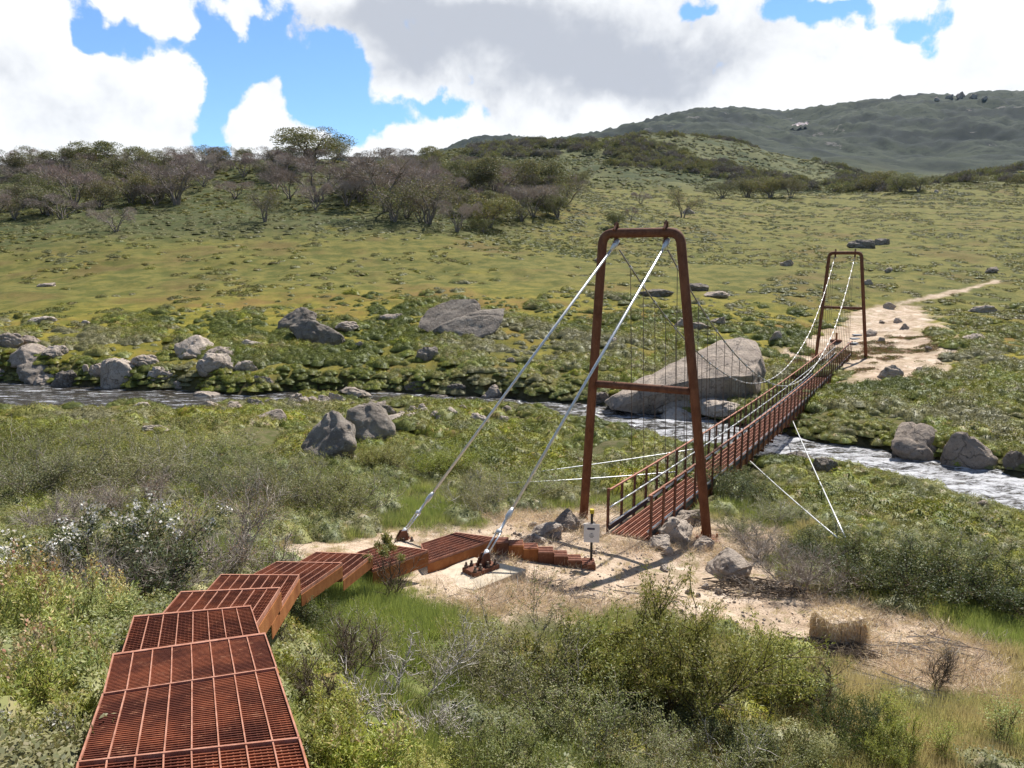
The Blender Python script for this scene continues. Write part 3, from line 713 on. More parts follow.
WK = empty('grated_walkway', U(190, 768, 4.1))
WK['label'] = 'stepped walkway of rust-red steel grating winding down the slope to the bridge'; WK['category'] = 'walkway'
def rel(p): return Vector(p) - WK.location
def quad(pts, Ds): return [rel(U(px, py, CAMZ - D)) for (px, py), D in zip(pts, Ds)]
# nearest plates: corners measured at the seams
panel(WK, *quad([(60, 850), (78.5, 766), (299.5, 742), (322, 820)], [2.06, 2.14, 2.14, 2.06]), riser=False, thin=True)
panel(WK, *quad([(79.5, 765), (103, 697), (276, 671), (299, 741)], [2.145, 2.34, 2.34, 2.145]), riser=False, thin=True)
panel(WK, *quad([(104, 696), (113.5, 657), (265, 636), (276.5, 670)], [2.345, 2.5, 2.5, 2.345]), drop=.2)
for pts, D in [([(121, 659), (134, 618.5), (250.6, 608), (261, 640)], 2.86), ([(157, 622), (181, 593.6), (279.6, 589.4), (252, 632)], 3.22),
               ([(206, 593), (221, 576), (299, 576.5), (270.5, 622)], 3.66), ([(254, 575), (276.5, 563), (341.6, 564), (300.5, 592.5)], 4.18),
               ([(300.6, 562), (316, 553), (372, 555.4), (342.5, 578.5)], 4.66), ([(357, 553), (383, 545), (428, 551), (372.5, 570.5)], 5.12), ([(421, 544.5), (456, 533.2), (496, 538.5), (427.5, 562.5)], 5.5)]:
    panel(WK, *quad(pts, [D] * 4), drop=.24 if D < 5 else .14, tall=.16 if D < 5 else .24)
# last low steps, walking to the right
c0 = U(496, 541, CAMZ - 5.56); SW = .32
dirv = Vector((.93, .02, 0)).normalized(); left = Vector((-dirv.y, dirv.x, 0))
xs = [0, .30, .60, .90, 1.22, 1.5, 1.78, 2.05]; zt = [.80, .76, .71, .65, .59, .52, .46]
for k in range(7):
    z = zt[k]; y0 = -.05 * k
    def pt(s, o, zz): return rel(Vector((c0.x, c0.y, 0)) + dirv * s + left * (o + y0) + Vector((0, 0, zz)))
    f = MB(); s0, s1 = xs[k] * .98 - .04, xs[k + 1] * .98 - .035
    f.bar(pt((s0 + s1) / 2, 0.0, z - .14), pt((s0 + s1) / 2, SW, z - .14), s1 - s0, .26, up=(0, 0, 1))
    st = f.build('step', M['rust_orange'] if k in (1, 2) else M['rust'], WK)
    g = MB()
    for q in range(4): t = (q + .5) / 4; g.bar(pt(s0 + .01, SW * t, z - .006), pt(s1 - .01, SW * t, z - .006), .02, .03)
    g.build('tread_bars', M['rust_strip'], st)
    FOOT.append([(pt(s0, 0, 0) + WK.location).xy[:], (pt(s0, SW, 0) + WK.location).xy[:], (pt(s1, SW, 0) + WK.location).xy[:], (pt(s1, 0, 0) + WK.location).xy[:]])
FOOT = [[(p[0], p[1]) for p in P] for P in FOOT]

# ------------------------------------------------------------------ suspension bridge
N0 = Vector((3.16, 17.05, 0)); N1 = Vector((21.35, 47.7, 0)); BD = (N1 - N0); BL = BD.length; BD.normalize()
BR = Vector((BD.y, -BD.x, 0)); UP = Vector((0, 0, 1))
BRG = empty('suspension_bridge', N0, 0)
tag(BRG, 'rusty steel footbridge hung on cables from two A-shaped pipe towers over the stream', 'bridge')
def B(s, o, z): return BD * s + BR * o + UP * z      # local to the bridge
def deckz(s):
    t = (s + .9) / (BL + 1.6); return .12 - .28 * 4 * t * (1 - t) + (.0 if s < BL else 0)
def tower(s, H, ang, wb, wt, R, label, lean=0):
    a = math.radians(ang); r = Vector((math.cos(a), -math.sin(a), 0)); c = B(s, 0, 0)
    tb = MB(); path = []
    hb, ht = wb / 2 - R, wt / 2 - R; rr = .26
    L0 = c - r * hb + UP * .06; L1 = c - r * (ht + lean) + UP * (H - R)
    R0 = c + r * hb + UP * .06; R1 = c + r * (ht - lean) + UP * (H - R)
    def corner(A, Bc, C):
        u = (A - Bc).normalized(); v = (C - Bc).normalized(); out = []
        for k in range(7):
            t = k / 6; p = Bc + u * rr; q = Bc + v * rr; out.append(p * (1 - t) ** 2 + Bc * 2 * t * (1 - t) + q * t * t)
        return out
    path = [L0] + corner(L0, L1, R1) + corner(L1, R1, R0) + [R0]
    # split long legs so the tube frame stays smooth
    tw = MB().tube(path, R, 16).build('tower', M['rust'], BRG, True); tw['label'] = label
    zc = .485 * H; t = zc / H; hw = hb + (ht - hb) * t
    lc = r * (lean * t); MB().tube([c - lc - r * (hw - R * .9) + UP * zc, c - lc + r * (hw - R * .9) + UP * zc], R * .82, 12).build('crossbar', M['rust'], tw, True)
    for q in (-1, 1):
        bp = MB(); e = c + r * (hb * q); bp.bar(e - UP * .25 + UP * 0.0, e + UP * .03, .5, .5, up=(0, 1, 0)); 
        bp.build('base_plate', M['rust'], tw, bevel=.01)
        for sx in (-1, 1):
            for sy in (-1, 1): MB().tube([e + r * .18 * sx + BD * .18 * sy + UP * .03, e + r * .18 * sx + BD * .18 * sy + UP * .11], .022, 6).build('bolt', M['rust_orange'], tw)
        g = c + r * (hb * q); 
        sh = MB(); k = c + r * (.58 * q - lean) + UP * (H - R)
        sh.bar(k - UP * .26, k + UP * (R + .12), .03, .10, up=tuple(r)); sh.tube([k + UP * (R * .6) - BD * .16, k + UP * (R + .05) - BD * .05, k + UP * (R + .13), k + UP * (R + .03) + BD * .1], .03, 6)
        sh.bar(k - UP * .26 - BD * .1, k - UP * .2 + BD * .14, .07, .12)
        sh.build('cable_saddle', M['rust'], tw)
    return tw
HT = 7.12
tower(0, HT, 27, 3.28, 2.02, .108, 'near bridge tower of thick rusty pipe', .26)
tower(BL, 6.95, 32, 3.22, 2.08, .105, 'far bridge tower of rusty pipe', .18)
# deck
S0, S1 = -.95, BL + .9
ss = np.linspace(S0, S1, 46); HW = .48
for o in (-HW + .03, HW - .03):
    dk = MB()
    for a, b in zip(ss[:-1], ss[1:]): dk.bar(B(a, o, deckz(a) - .12), B(b, o, deckz(b) - .12), .06, .18)
    dk.build('deck_beam', M['rust_orange'], BRG)
dg = MB()
for a, b in zip(ss[:-1], ss[1:]):
    for k in range(13):
        o = -HW + .07 + k * (2 * HW - .14) / 12; dg.bar(B(a, o, deckz(a)), B(b, o, deckz(b)), .012, .035)
nb = int((S1 - S0) / .06)
for k in range(nb): s = S0 + k * .06; dg.bar(B(s, -HW + .06, deckz(s) - .012), B(s, HW - .06, deckz(s) - .012), .012, .03)
dg.build('deck_grating', M['rust_deck'], BRG); deck = COL.objects['deck_grating']
ds = MB()
for a, b in zip(ss[:-1], ss[1:]):
    for k in range(7): o = -HW + .09 + k * (2 * HW - .18) / 6; ds.bar(B(a, o, deckz(a) + .012), B(b, o, deckz(b) + .012), .018, .02)
ds.build('grating_strips', M['rust_strip'], deck)
for k in range(24): s = S0 + .3 + k * (S1 - S0 - .6) / 23; cbm = MB(); cbm.bar(B(s, -HW - .1, deckz(s) - .24), B(s, HW + .1, deckz(s) - .24), .06, .08); cbm.build('cross_beam', M['rust'], deck)
NP_ = 46; ps = np.linspace(S0 + .03, S1 - .03, NP_)
for side in (-1, 1):
    o = side * (HW + .045)
    for s in ps:
        q = MB(); q.bar(B(s, o, deckz(s) - .22), B(s, o, deckz(s) + 1.06), .04, .085, up=tuple(BD)); q.build('rail_post', M['rust'], BRG)
    tr = MB(); wr = MB(); shade_mb = MB(); bp = MB(); wi = MB()
    for a, b in zip(ss[:-1], ss[1:]):
        tr.bar(B(a, o - side * .05, deckz(a) + 1.04), B(b, o - side * .05, deckz(b) + 1.04), .045, .035)
        wr.tube([B(a, o - side * .06, deckz(a) + (.95 if side > 0 else .62)), B(b, o - side * .06, deckz(b) + (.95 if side > 0 else .62))], .022, 6)
        bp.tube([B(a, o - side * .06, deckz(a) + .2), B(b, o - side * .06, deckz(b) + .2)], .024, 6)
        shade_mb.bar(B(a, o - side * .03, deckz(a) + .10), B(b, o - side * .03, deckz(b) + .10), .008, .14)
        for zz in (.32, .44, .56, .68, .8): wi.bar(B(a, o - side * .05, deckz(a) + zz), B(b, o - side * .05, deckz(b) + zz), .005, .005)
    t = tr.build('top_rail', M['rust_strip'], BRG); wr.build('hand_tube', M['galv'], BRG, True); bp.build('lower_tube', M['galv'], BRG, True)
    shade_mb.build('shadow_strip', M['shadow_grey'], BRG); wi.build('infill_wires', M['cable_dark'], BRG)  # dark strip in place of the shadow band below the lower tube
# main cables
r27 = Vector((math.cos(math.radians(27)), -math.sin(math.radians(27)), 0))
LOW = 1.25
def cablez(s): t = s / BL; return (HT - .45) - (HT - .45 - LOW) * 4 * t * (1 - t)
for side in (-1, 1):
    o = side * .58
    def lz(s): return - r27 * (.22 * max(0, 1 - s / 9) + .18 * max(0, 1 - (BL - s) / 9))
    path = [B(s, o, cablez(s)) + lz(s) for s in np.linspace(.08, BL - .08, 60)]
    mc = MB().tube(path, .019, 8).build('main_cable', M['cable_span'], BRG, True)
    for s in ps[2:-2]:
        if s < .3 or s > BL - .3: continue
        zc = cablez(s)
        if zc - deckz(s) > .25:
            MB().tube([B(s, o, zc) + lz(s), B(s, side * (HW + .08), deckz(s) - .15)], .0085, 5, cap=False).build('hanger', M['cable_dark'], BRG)
        d = (B(s + .1, o, cablez(s + .1)) - B(s, o, zc)).normalized(); zz_ = lz(s); MB().tube([B(s, o, zc) + zz_ - d * .06, B(s, o, zc) + zz_ + d * .06], .033, 6).build('cable_clamp', M['galv'], mc)
# backstays to the ground anchors
r27 = Vector((math.cos(math.radians(27)), -math.sin(math.radians(27)), 0))
def backstay(top, foot, label):
    d = (foot - top); L = d.length; d.normalize()
    bs = MB(); bs.tube([top, foot - d * 1.1], .030, 10); bk = bs.build('backstay', M['galv'], BRG, True); bk['label'] = label
    tb = MB()
    e = foot - d * .12
    tb.tube([foot - d * 1.2, foot - d * 1.12, foot - d * 1.05, foot - d * .98, foot - d * .95, foot - d * .72, foot - d * .70, foot - d * .62], [.03, .05, .055, .05, .03, .03, .06, .06], 8)
    for q in (-1, 1):
        n = d.cross(UP).normalized() * .05 * q; tb.tube([foot - d * .66 + n, foot - d * .22 + n], .017, 6)
    tb.tube([foot - d * .26, foot - d * .16, foot - d * .08], [.06, .06, .035], 8); tb.build('turnbuckle', M['galv'], bk, True)
    sk = MB(); t2 = top - d * -.02
    sk.tube([top - d * .02, top + d * .1, top + d * .3], [.045, .07, .035], 8); sk.build('socket', M['galv'], bk, True)
    return bk, d
PZ = max(h1(*U(a, b, .5).xy) for a, b in ((431, 577), (470, 558), (518, 569), (470, 586), (474, 572))) + .03; gR = U(481, 569, PZ + .02); gL = U(399, 544.5, .50)
topR = B(0, 0, 0) + r27 * .38 + UP * (HT - .28); topL = B(0, 0, 0) - r27 * .80 + UP * (HT - .28)
bk, dR = backstay(topR, gR + UP * .12 - N0, 'right backstay of pale steel rope'); bk2, dL = backstay(topL, gL + UP * .12 - N0, 'left backstay of pale steel rope')
def anchor(p, d):
    dh = Vector((d.x, d.y, 0)).normalized(); n = Vector((-dh.y, dh.x, 0)); c = p - N0 - UP * .02
    mb = MB(); mb.bar(c - dh * .31 - UP * .04, c + dh * .31 - UP * .04, .36, .13); ap = mb.build('anchor_block', M['rust'], BRG, bevel=.008)
    for q in (-1, 1):
        lg = MB(); lg.prism([c + n * (.045 * q) - dh * .2 + n * a for a in (0, .02)] + [c + n * (.045 * q) + dh * .12 + n * a for a in (.02, 0)], [c + n * (.045 * q) - dh * .16 + n * a + UP * .26 for a in (0, .02)] + [c + n * (.045 * q) - dh * .04 + n * a + UP * .26 for a in (.02, 0)])
        lg.build('lug', M['rust'], ap)
    for sx in (-.24, -.06, .12, .25):
        for sy in (-.13, .13): b = MB(); b.tube([c + dh * sx + n * sy + UP * .0, c + dh * sx + n * sy + UP * .13], .024, 6); b.tube([c + dh * sx + n * sy + UP * .03, c + dh * sx + n * sy + UP * .07], .042, 6); b.build('bolt', M['cable_dark'], ap)
anchor(gR + UP * .06, dR); anchor(gL + UP * .06, dL)
# thin wind guys down to the banks
def guy(a, b, parent=BRG):
    m = 8; pts = [a + (b - a) * (k / m) + UP * (-.03 * 4 * (k / m) * (1 - k / m)) for k in range(m + 1)]
    MB().tube(pts, .020, 5).build('wind_guy', M['galv'], parent, True)
def near_s(px):     # distance along the deck whose right edge falls on picture column px
    best = min(np.linspace(0, BL, 400), key=lambda s: abs((512 + FPX * (N0 + B(s, HW, 0)).x / depth_of(N0 + B(s, HW, 0))) - px)); return float(best)
g1 = hit(836, 556) - N0 + UP * .42; g2 = hit(844, 556) - N0 + UP * .42
s1, s2 = near_s(749), near_s(792)
guy(B(s1, HW + .05, deckz(s1) - .2), g1); guy(B(s2, HW + .05, deckz(s2) - .2), g2)
g3 = hit(520, 484) - N0; g4 = hit(505, 494) - N0
guy(B(s1 - 2.2, -HW - .05, .5), g3 + UP * .3); guy(B(s1 - 4.5, -HW - .05, .3), g4 + UP * .3)
s3, s4 = near_s(808), near_s(831); g5 = hit(845, 412) - N0; g6 = hit(872, 392) - N0
guy(B(s3, HW, -.2), g5); guy(B(s4, HW, -.2), g6)
g7 = hit(640, 378) - N0


# concrete pad under the right anchor
pad = MB(); pc = [U(424, 580, PZ), U(470, 556, PZ), U(526, 569, PZ), U(474, 590, PZ)]
pad.prism([p - UP * .5 for p in pc], pc); po = pad.build('concrete_pad', M['concrete'], bevel=.01)
tag(po, 'pale concrete pad around the rusty anchor block beside the walkway', 'concrete pad')
FOOT.append([tuple(p.xy) for p in pc])
FOOT.append([tuple((N0 + B(s, o, 0)).xy) for s, o in ((-1.2, -.7), (6, -.7), (6, .7), (-1.2, .7))])

# sign on a post
sp_ = hit(591, 566); sk = wpp(sp_)
SG = empty('info_sign', sp_); tag(SG, 'small white notice with a dark heading on a black post by the bridge entrance', 'sign')
q = MB(); q.bar((0, 0, -.2), (0, 0, 58 * sk), .045, .045, up=(0, 1, 0)); q.build('post', M['black'], SG)
q = MB(); q.tube([(0, 0, 55 * sk), (0, 0, 59 * sk)], .045, 8); q.build('cap', M['yellow'], SG)
nf = Vector((-sp_.x, -sp_.y, 0)).normalized(); nr = Vector((-nf.y, nf.x, 0)); bc = UP * (35 * sk) + nf * .04
q = MB(); q.bar(bc - UP * (9.5 * sk), bc + UP * (9.5 * sk), 15.5 * sk, .012, up=tuple(nf)); bd = q.build('board', M['white'], SG)
q = MB()
for (u0, u1, v, hh) in [(-4.3, 3.0, 4.6, 2.0), (-1.0, .9, -.2, .5), (-2.2, 2.0, -1.7, .35), (-2.6, 2.4, -3.0, .35), (-1.4, 1.4, -4.2, .35)]:
    q.bar(bc + nr * (u0 * sk) + UP * (v * sk) + nf * .009, bc + nr * (u1 * sk) + UP * (v * sk) + nf * .009, hh * sk if False else .004, hh * sk, up=(0, 0, 1))
q.build('lettering', M['ink'], bd)

# things at the far end: cover plate with a short post, stepping slabs
fp = hit(836, 342); kf = wpp(fp); CVX = empty('cover_plate', fp); tag(CVX, 'round brown cover with a short stub post behind the far tower', 'cover')
q = MB(); q.tube([(0, 0, 0), (0, 0, .12)], [.42, .38], 20); q.build('lid', M['rust'], CVX); q = MB(); q.bar((0, 0, .1), (0, 0, .1 + 7 * kf), .1, .1, up=(0, 1, 0)); q.build('stub_post', M['rust_orange'], CVX)
for i, (px, py) in enumerate([(853, 344), (855, 339.5), (857, 335.5)]):
    p = hit(px, py); q = MB(); q.bar((-.3, 0, .03), (.3, 0, .03), .45, .1, up=(0, 0, 1)); o = q.build('stepping_slab', M['slab'], None, False, p, .01)
    tag(o, ['blue-grey stepping slab nearest to the far end of the bridge deck', 'middle blue-grey stepping slab of three beyond the bridge deck', 'farthest blue-grey stepping slab of three behind the far tower'][i], 'slab', 'stepping slabs beyond the bridge')

# ------------------------------------------------------------------ rocks
def rock_mesh(seed, mat, sub=4, pts=None, rough=.13, flat=.8, smf=.10):
    """unit boulder: width 2, depth 2*flat, height about 1.3, seat at z=0"""
    rs = np.random.RandomState(seed); bm = bmesh.new()
    if pts is None:
        n = 17; P = rs.normal(0, 1, (n, 3)); P /= np.linalg.norm(P, axis=1)[:, None]; P *= rs.uniform(.8, 1.05, (n, 1)); P *= [1, flat, .95]; P[:, 2] = P[:, 2].clip(-.5, 2)
    else: P = np.array(pts, float)
    for p in P: bm.verts.new(p)
    r = bmesh.ops.convex_hull(bm, input=bm.verts); 
    for v in [v for v in bm.verts if not v.link_faces]: bm.verts.remove(v)
    bmesh.ops.triangulate(bm, faces=bm.faces[:])
    size = max(np.ptp(P, 0))
    for _ in range(sub):
        bmesh.ops.subdivide_edges(bm, edges=bm.edges[:], cuts=1, use_grid_fill=True); bmesh.ops.smooth_vert(bm, verts=bm.verts[:], factor=smf, use_axis_x=True, use_axis_y=True, use_axis_z=True)
    bm.normal_update(); o = Vector((seed * 3.7, seed * 1.3, 0)); f = 2.0 / size * 1.3
    for v in bm.verts:
        a = mnoise.fractal(v.co * f + o, .9, 2.1, 5) * rough; c = abs(mnoise.noise(v.co * f * .8 + o * 2)); a -= rough * .9 * max(0, .12 - c) * 5; a += rough * .35 * mnoise.noise(v.co * f * 5 + o)
        v.co += v.normal * a * size * .5
    me = bpy.data.meshes.new('boulder'); bm.to_mesh(me); bm.free(); me.materials.append(M[mat])
    for p in me.polygons: p.use_smooth = True
    try:
        me.set_sharp_from_angle(angle=math.radians(32))
    except Exception: pass
    return me
ROCKV = {k: [rock_mesh(40 + i * 7 + j, k) for i in range(5)] for j, k in enumerate(('granite', 'granite_dark', 'granite_pale'))}
ROCKR = {k: [rock_mesh(140 + i * 7 + j, k, 4, None, .09, .85, .24) for i in range(3)] for j, k in enumerate(('granite', 'granite_dark', 'granite_pale'))}
rk = random.Random(4); NR = [0]
def boulder(px, py, w, h, kind, label, group=None, dz=None, name='boulder', water=False):
    p = U(px, py, WZ) if water else hit(px, py); k = wpp(p); W = w * k; H = h * k
    i = NR[0]; NR[0] += 1
    me = ROCKR[kind][i % 3] if (w > 38 or 'rounded' in label or 'oval' in label) else ROCKV[kind][i % 5]; o = link(name, me); P = [v.co for v in me.vertices]
    rz = rk.uniform(-.5, .5) + (math.pi if i % 2 else 0); c, s = math.cos(rz), math.sin(rz)
    ex = max(v.x * c - v.y * s for v in P) - min(v.x * c - v.y * s for v in P); top = max(v.z for v in P)
    sc = W / ex; zs = (H * 1.12) / (top + .22)
    o.scale = (sc, sc * min(1.0, .6 + rk.random() * .4), min(zs, sc * 1.6)); o.rotation_euler = (0, 0, rz); o.location = p + Vector((0, sc * .35, .18 * o.scale[2]))
    tag(o, label, 'boulder' if w > 18 else 'rock', group); return o
RK = [ # px, py of its foot, width, height in pixels, kind, label
 (5, 348, 34, 14, 'granite', 'grey boulder at the left edge, behind the long flat slab'), (25, 348, 24, 11, 'granite', 'small peaked grey boulder behind the long slab at far left'),
 (20, 367, 58, 18, 'granite', 'long flat pale slab lying on the far bank at far left'), (29, 387, 50, 22, 'granite_dark', 'large rounded grey boulder at the water edge at far left'),
 (1, 380, 14, 9, 'granite_pale', 'pale stone cut by the left edge of the photo, on the bank'), (43, 389, 24, 13, 'granite_pale', 'pale sloping stone between the two dark boulders at left waterline'),
 (62, 391, 32, 19, 'granite_dark', 'dark blocky boulder standing in the left pool'), (85, 377, 11, 10, 'granite_pale', 'small upright pale stone left of the piled boulders'),
 (96, 381, 22, 20, 'granite_pale', 'upright pinkish boulder leaning in the left riverside pile'), (118, 389, 46, 28, 'granite_pale', 'big sloping grey boulder in the left riverside pile'),
 (141, 368, 32, 12, 'granite', 'wedge-shaped boulder at the right end of the left pile'), (189, 357, 50, 19, 'granite_pale', 'broad domed boulder right of the left pile'),
 (222, 358, 34, 10, 'granite', 'low dark-edged slab right of the domed boulder'), (215, 372, 38, 17, 'granite_pale', 'pale slanting boulder below the low slab'),
 (251, 350, 26, 9, 'granite_pale', 'pale flat stone left of the mossy rock'), (204, 403, 31, 10, 'granite_pale', 'pale rounded stone in the stream shallows at the right end of the left pool'),
 (211, 409, 17, 7, 'granite', 'small stone just below the rounded pale stone in the shallows'), (139, 412, 24, 9, 'granite_pale', 'pale stone at the near edge of the left pool'),
 (198, 412, 11, 6, 'granite', 'tiny stone beside the shallows'), (234, 411, 22, 8, 'granite', 'flat stone at the right of the shallows'), (150, 432, 24, 6, 'granite_pale', 'flat pale rock sunk in the heath below the left pool'),
 (75, 428, 16, 5, 'granite_pale', 'small pale rock sunk in the heath at far left'),
 (70, 398, 18, 7, 'granite_pale', 'pale stone lying in the left pool below the blocky boulder'), (160, 382, 26, 12, 'granite_pale', 'pale boulder on the far bank below the wedge-shaped one'), (175, 392, 18, 9, 'granite', 'grey stone at the far waterline of the left pool'), (52, 360, 28, 11, 'granite_pale', 'pale block right of the long flat slab'), (110, 402, 20, 7, 'granite_pale', 'pale stone awash in the middle of the left pool'), (242, 372, 24, 10, 'granite_pale', 'pale block at the lower right of the slanting boulder'), (262, 388, 20, 9, 'granite', 'grey stone on the far bank where the stream narrows'),
 (309, 344, 54, 23, 'granite_dark', 'dark ridged boulder with a pale right face on the far bank'), (345, 332, 26, 9, 'granite', 'pale stone behind the dark ridged boulder'), (359, 350, 11, 11, 'granite_pale', 'small upright pale stone right of the ridged boulder'),
 (299, 329, 42, 19, 'granite_dark', 'mossy brown boulder behind the ridged boulder'), (389, 322, 34, 8, 'granite', 'low flat rock left of the big split rock'), (429, 360, 25, 12, 'granite_dark', 'small rock in the shrubs below the big split rock'),
 (323, 408, 20, 8, 'granite_pale', 'small pale stone in the heath left of the twin boulders'), (352, 398, 36, 8, 'granite_pale', 'pale flat stone in the narrow part of the stream'), (268, 424, 40, 13, 'granite', 'flat grey rock in the heath left of the twin dark boulders'),
 (331, 464, 60, 46, 'granite_dark', 'left one of the twin dark boulders in the heath'), (362, 443, 54, 36, 'granite_dark', 'right one of the twin dark boulders in the heath'),
 (386, 414, 15, 8, 'granite_pale', 'small pale stone above the twin dark boulders'), (403, 422, 36, 8, 'granite_pale', 'long pale stone in the row of pale stones'), (423, 417, 15, 12, 'granite_pale', 'pointed pale stone in the row of pale stones'),
 (438, 419, 18, 7, 'granite_pale', 'low pale stone right of the pointed one'), (451, 417, 17, 8, 'granite_pale', 'rounded pale stone in the middle of the row'), (463, 414, 13, 8, 'granite', 'grey stone near the right end of the row'), (478, 425, 22, 10, 'granite_pale', 'pale stone at the right end of the row of pale stones'),
 (417, 394, 28, 12, 'granite_dark', 'dark rock in the shade of the far bank'), (454, 394, 24, 9, 'granite_dark', 'dark wet rock under the bank, left of the backstay'), (495, 401, 24, 14, 'granite', 'rock on the far bank beside the left backstay'), (438, 402, 26, 6, 'granite_pale', 'flat pale rock washed by the narrow stream'),
 (918, 461, 64, 33, 'granite', 'large rounded grey boulder on the far bank right of the bridge'), (981, 473, 56, 36, 'granite', 'dark domed boulder by the rapids near the right edge'), (1021, 474, 26, 20, 'granite_dark', 'boulder cut by the right edge of the photo'),
 (985, 516, 30, 12, 'granite', 'small grey rock at the near edge of the rapids at right'), (825, 474, 26, 14, 'granite_dark', 'dark mossy rock at the near waterline right of the bridge'),
 (736, 577, 44, 22, 'granite_pale', 'smooth oval pale boulder on the bare ground right of the near tower'), (891, 379, 26, 13, 'granite', 'grey boulder on the bare ground right of the far tower'),
 (777, 343, 15, 13, 'granite_pale', 'orange-tinted rock left of the far end of the bridge'), (872, 336, 16, 6, 'granite', 'low rock on the bare ground behind the far tower'), (891, 310, 12, 7, 'granite', 'rounded rock beside the start of the narrow trail'),
 (986, 313, 24, 7, 'granite_pale', 'pale rock in the meadow at the right'), (983, 344, 28, 9, 'granite', 'grey rock sunk in the heath at the right'), (993, 273, 16, 6, 'granite', 'small grey rock beyond the end of the trail'), (1010, 250, 0, 0, '', ''),
 (866, 248, 28, 8, 'granite_dark', 'dark flat rock beyond the far tower, left one of two'), (882, 245, 16, 6, 'granite_dark', 'dark rock beyond the far tower, right one of two'), (789, 266, 14, 6, 'granite', 'small pale rock in the meadow left of the far tower'), (868, 285, 10, 5, 'granite_pale', 'small pale stone just behind the far tower'), (890, 272, 11, 4, 'granite_pale', 'small pale stone in the meadow right of the far tower'),
 (568, 531, 34, 18, 'granite', 'blocky boulder against the left foot of the near tower'), (588, 533, 20, 10, 'granite_pale', 'small rock between the left tower foot and the bridge'), (548, 537, 34, 12, 'granite_pale', 'flat pale rock left of the blocky boulder'),
 (536, 545, 26, 8, 'granite_pale', 'low pale rock behind the last walkway steps'), (556, 540, 13, 9, 'granite', 'small grey rock in front of the blocky boulder'),
 (681, 543, 38, 24, 'granite_pale', 'pale boulder beside the right edge of the bridge entrance'), (663, 550, 28, 11, 'granite_pale', 'low rock in front of the pale boulder at the bridge entrance'), (692, 526, 36, 14, 'granite', 'flat rock left of the right tower foot'), (702, 551, 26, 12, 'granite', 'rock just below the right tower foot'), (668, 557, 14, 8, 'granite_pale', 'small stone at the bridge entrance, below the low rock'),
 (676, 414, 42, 18, 'granite', 'pointed grey boulder behind the stream under the wedge rock'), (681, 428, 48, 17, 'granite_pale', 'rounded pale boulder at the water under the wedge rock'), (722, 414, 52, 12, 'granite_pale', 'pale flat boulder right of the two under the wedge rock'), (646, 417, 20, 12, 'granite_dark', 'dark rock at the foot of the wedge rock'), (604, 406, 26, 12, 'granite_dark', 'dark rock at the left tip of the wedge rock'),
 (617, 343, 16, 5, 'granite_pale', 'small pale rock in the heath left of the wedge rock'), (640, 388, 0, 0, '', ''), (700, 330, 22, 7, 'granite', 'grey rock above the wedge rock, left of its top'), (721, 325, 16, 8, 'granite', 'brownish rock above the wedge rock top'), (683, 328, 18, 10, 'granite', 'rock in the heath seen through the near tower'),
 (655, 297, 38, 7, 'granite_dark', 'low dark outcrop seen through the top of the near tower'), (697, 291, 30, 7, 'granite_dark', 'low dark outcrop right of the near tower'), (718, 298, 30, 6, 'granite', 'long pale outcrop right of the near tower'), (660, 219, 0, 0, '', ''),
 (40, 323, 26, 6, 'granite_pale', 'flat pale stones in the far meadow at left'), (85, 325, 10, 4, 'granite_pale', 'tiny pale stone in the far meadow at left'), (45, 287, 16, 4, 'granite', 'pale rock on the far meadow at upper left'), (688, 214, 16, 6, 'granite', 'pale rock far up the meadow right of the near tower'),
 (937, 193, 5, 3, 'granite_pale', 'tiny white rock on the far meadow crest'), (600, 262, 12, 4, 'granite_pale', 'small rock in the meadow by the top of the near tower'), (1012, 262, 0, 0, '', ''), (528, 371, 14, 5, 'granite', 'small stone in the far bank heath between the backstays'), (510, 362, 10, 4, 'granite_pale', 'tiny pale stone in the far bank heath between the backstays'),
]
for r in RK:
    if r[2]: boulder(*r)
boulder(798, 466, 34, 12, 'granite_dark', 'dark wet rock awash in the rapids under the bridge', water=True)
ORD = ['first', 'second', 'third', 'fourth', 'fifth', 'sixth', 'seventh', 'eighth', 'ninth', 'tenth', 'eleventh', 'twelfth', 'thirteenth', 'fourteenth', 'fifteenth', 'sixteenth', 'seventeenth', 'eighteenth', 'nineteenth', 'twentieth']
def strew(n, box, txt, grp, w0, w1, line=None):
    L = sorted(rk.uniform(box[0], box[1]) for _ in range(n))
    for i, px in enumerate(L):
        py = rk.uniform(box[2], box[3]) if line is None else float(np.interp(px, *line)) + rk.uniform(-4, 9); w_ = rk.uniform(w0, w1)
        boulder(px, py, w_, w_ * .55, rk.choice(['granite_pale', 'granite_pale', 'granite']), ORD[i] + ' small stone from the left ' + txt, grp)
strew(5, (522, 602, 524, 545), 'on the bare ground by the left tower foot', 'loose stones by the near tower', 5, 10)
strew(6, (655, 745, 556, 605), 'on the bare ground right of the bridge entrance', 'loose stones by the near tower', 5, 11)
strew(6, (872, 946, 318, 384), 'on the bare ground by the far tower', 'loose stones by the far tower', 5, 10)
LN = ([215, 330, 430, 520], [408, 404, 412, 418])
strew(12, (215, 345, 0, 0), 'on the near stream bank left of the twin boulders', 'stones along the near stream bank', 7, 20, LN)
strew(16, (350, 525, 0, 0), 'on the near stream bank right of the twin boulders', 'stones along the near stream bank', 7, 18, LN)
strew(7, (545, 640, 0, 0), 'at the water edge seen through the near tower', 'stones along the near stream bank', 7, 15, ([545, 640], [410, 418]))
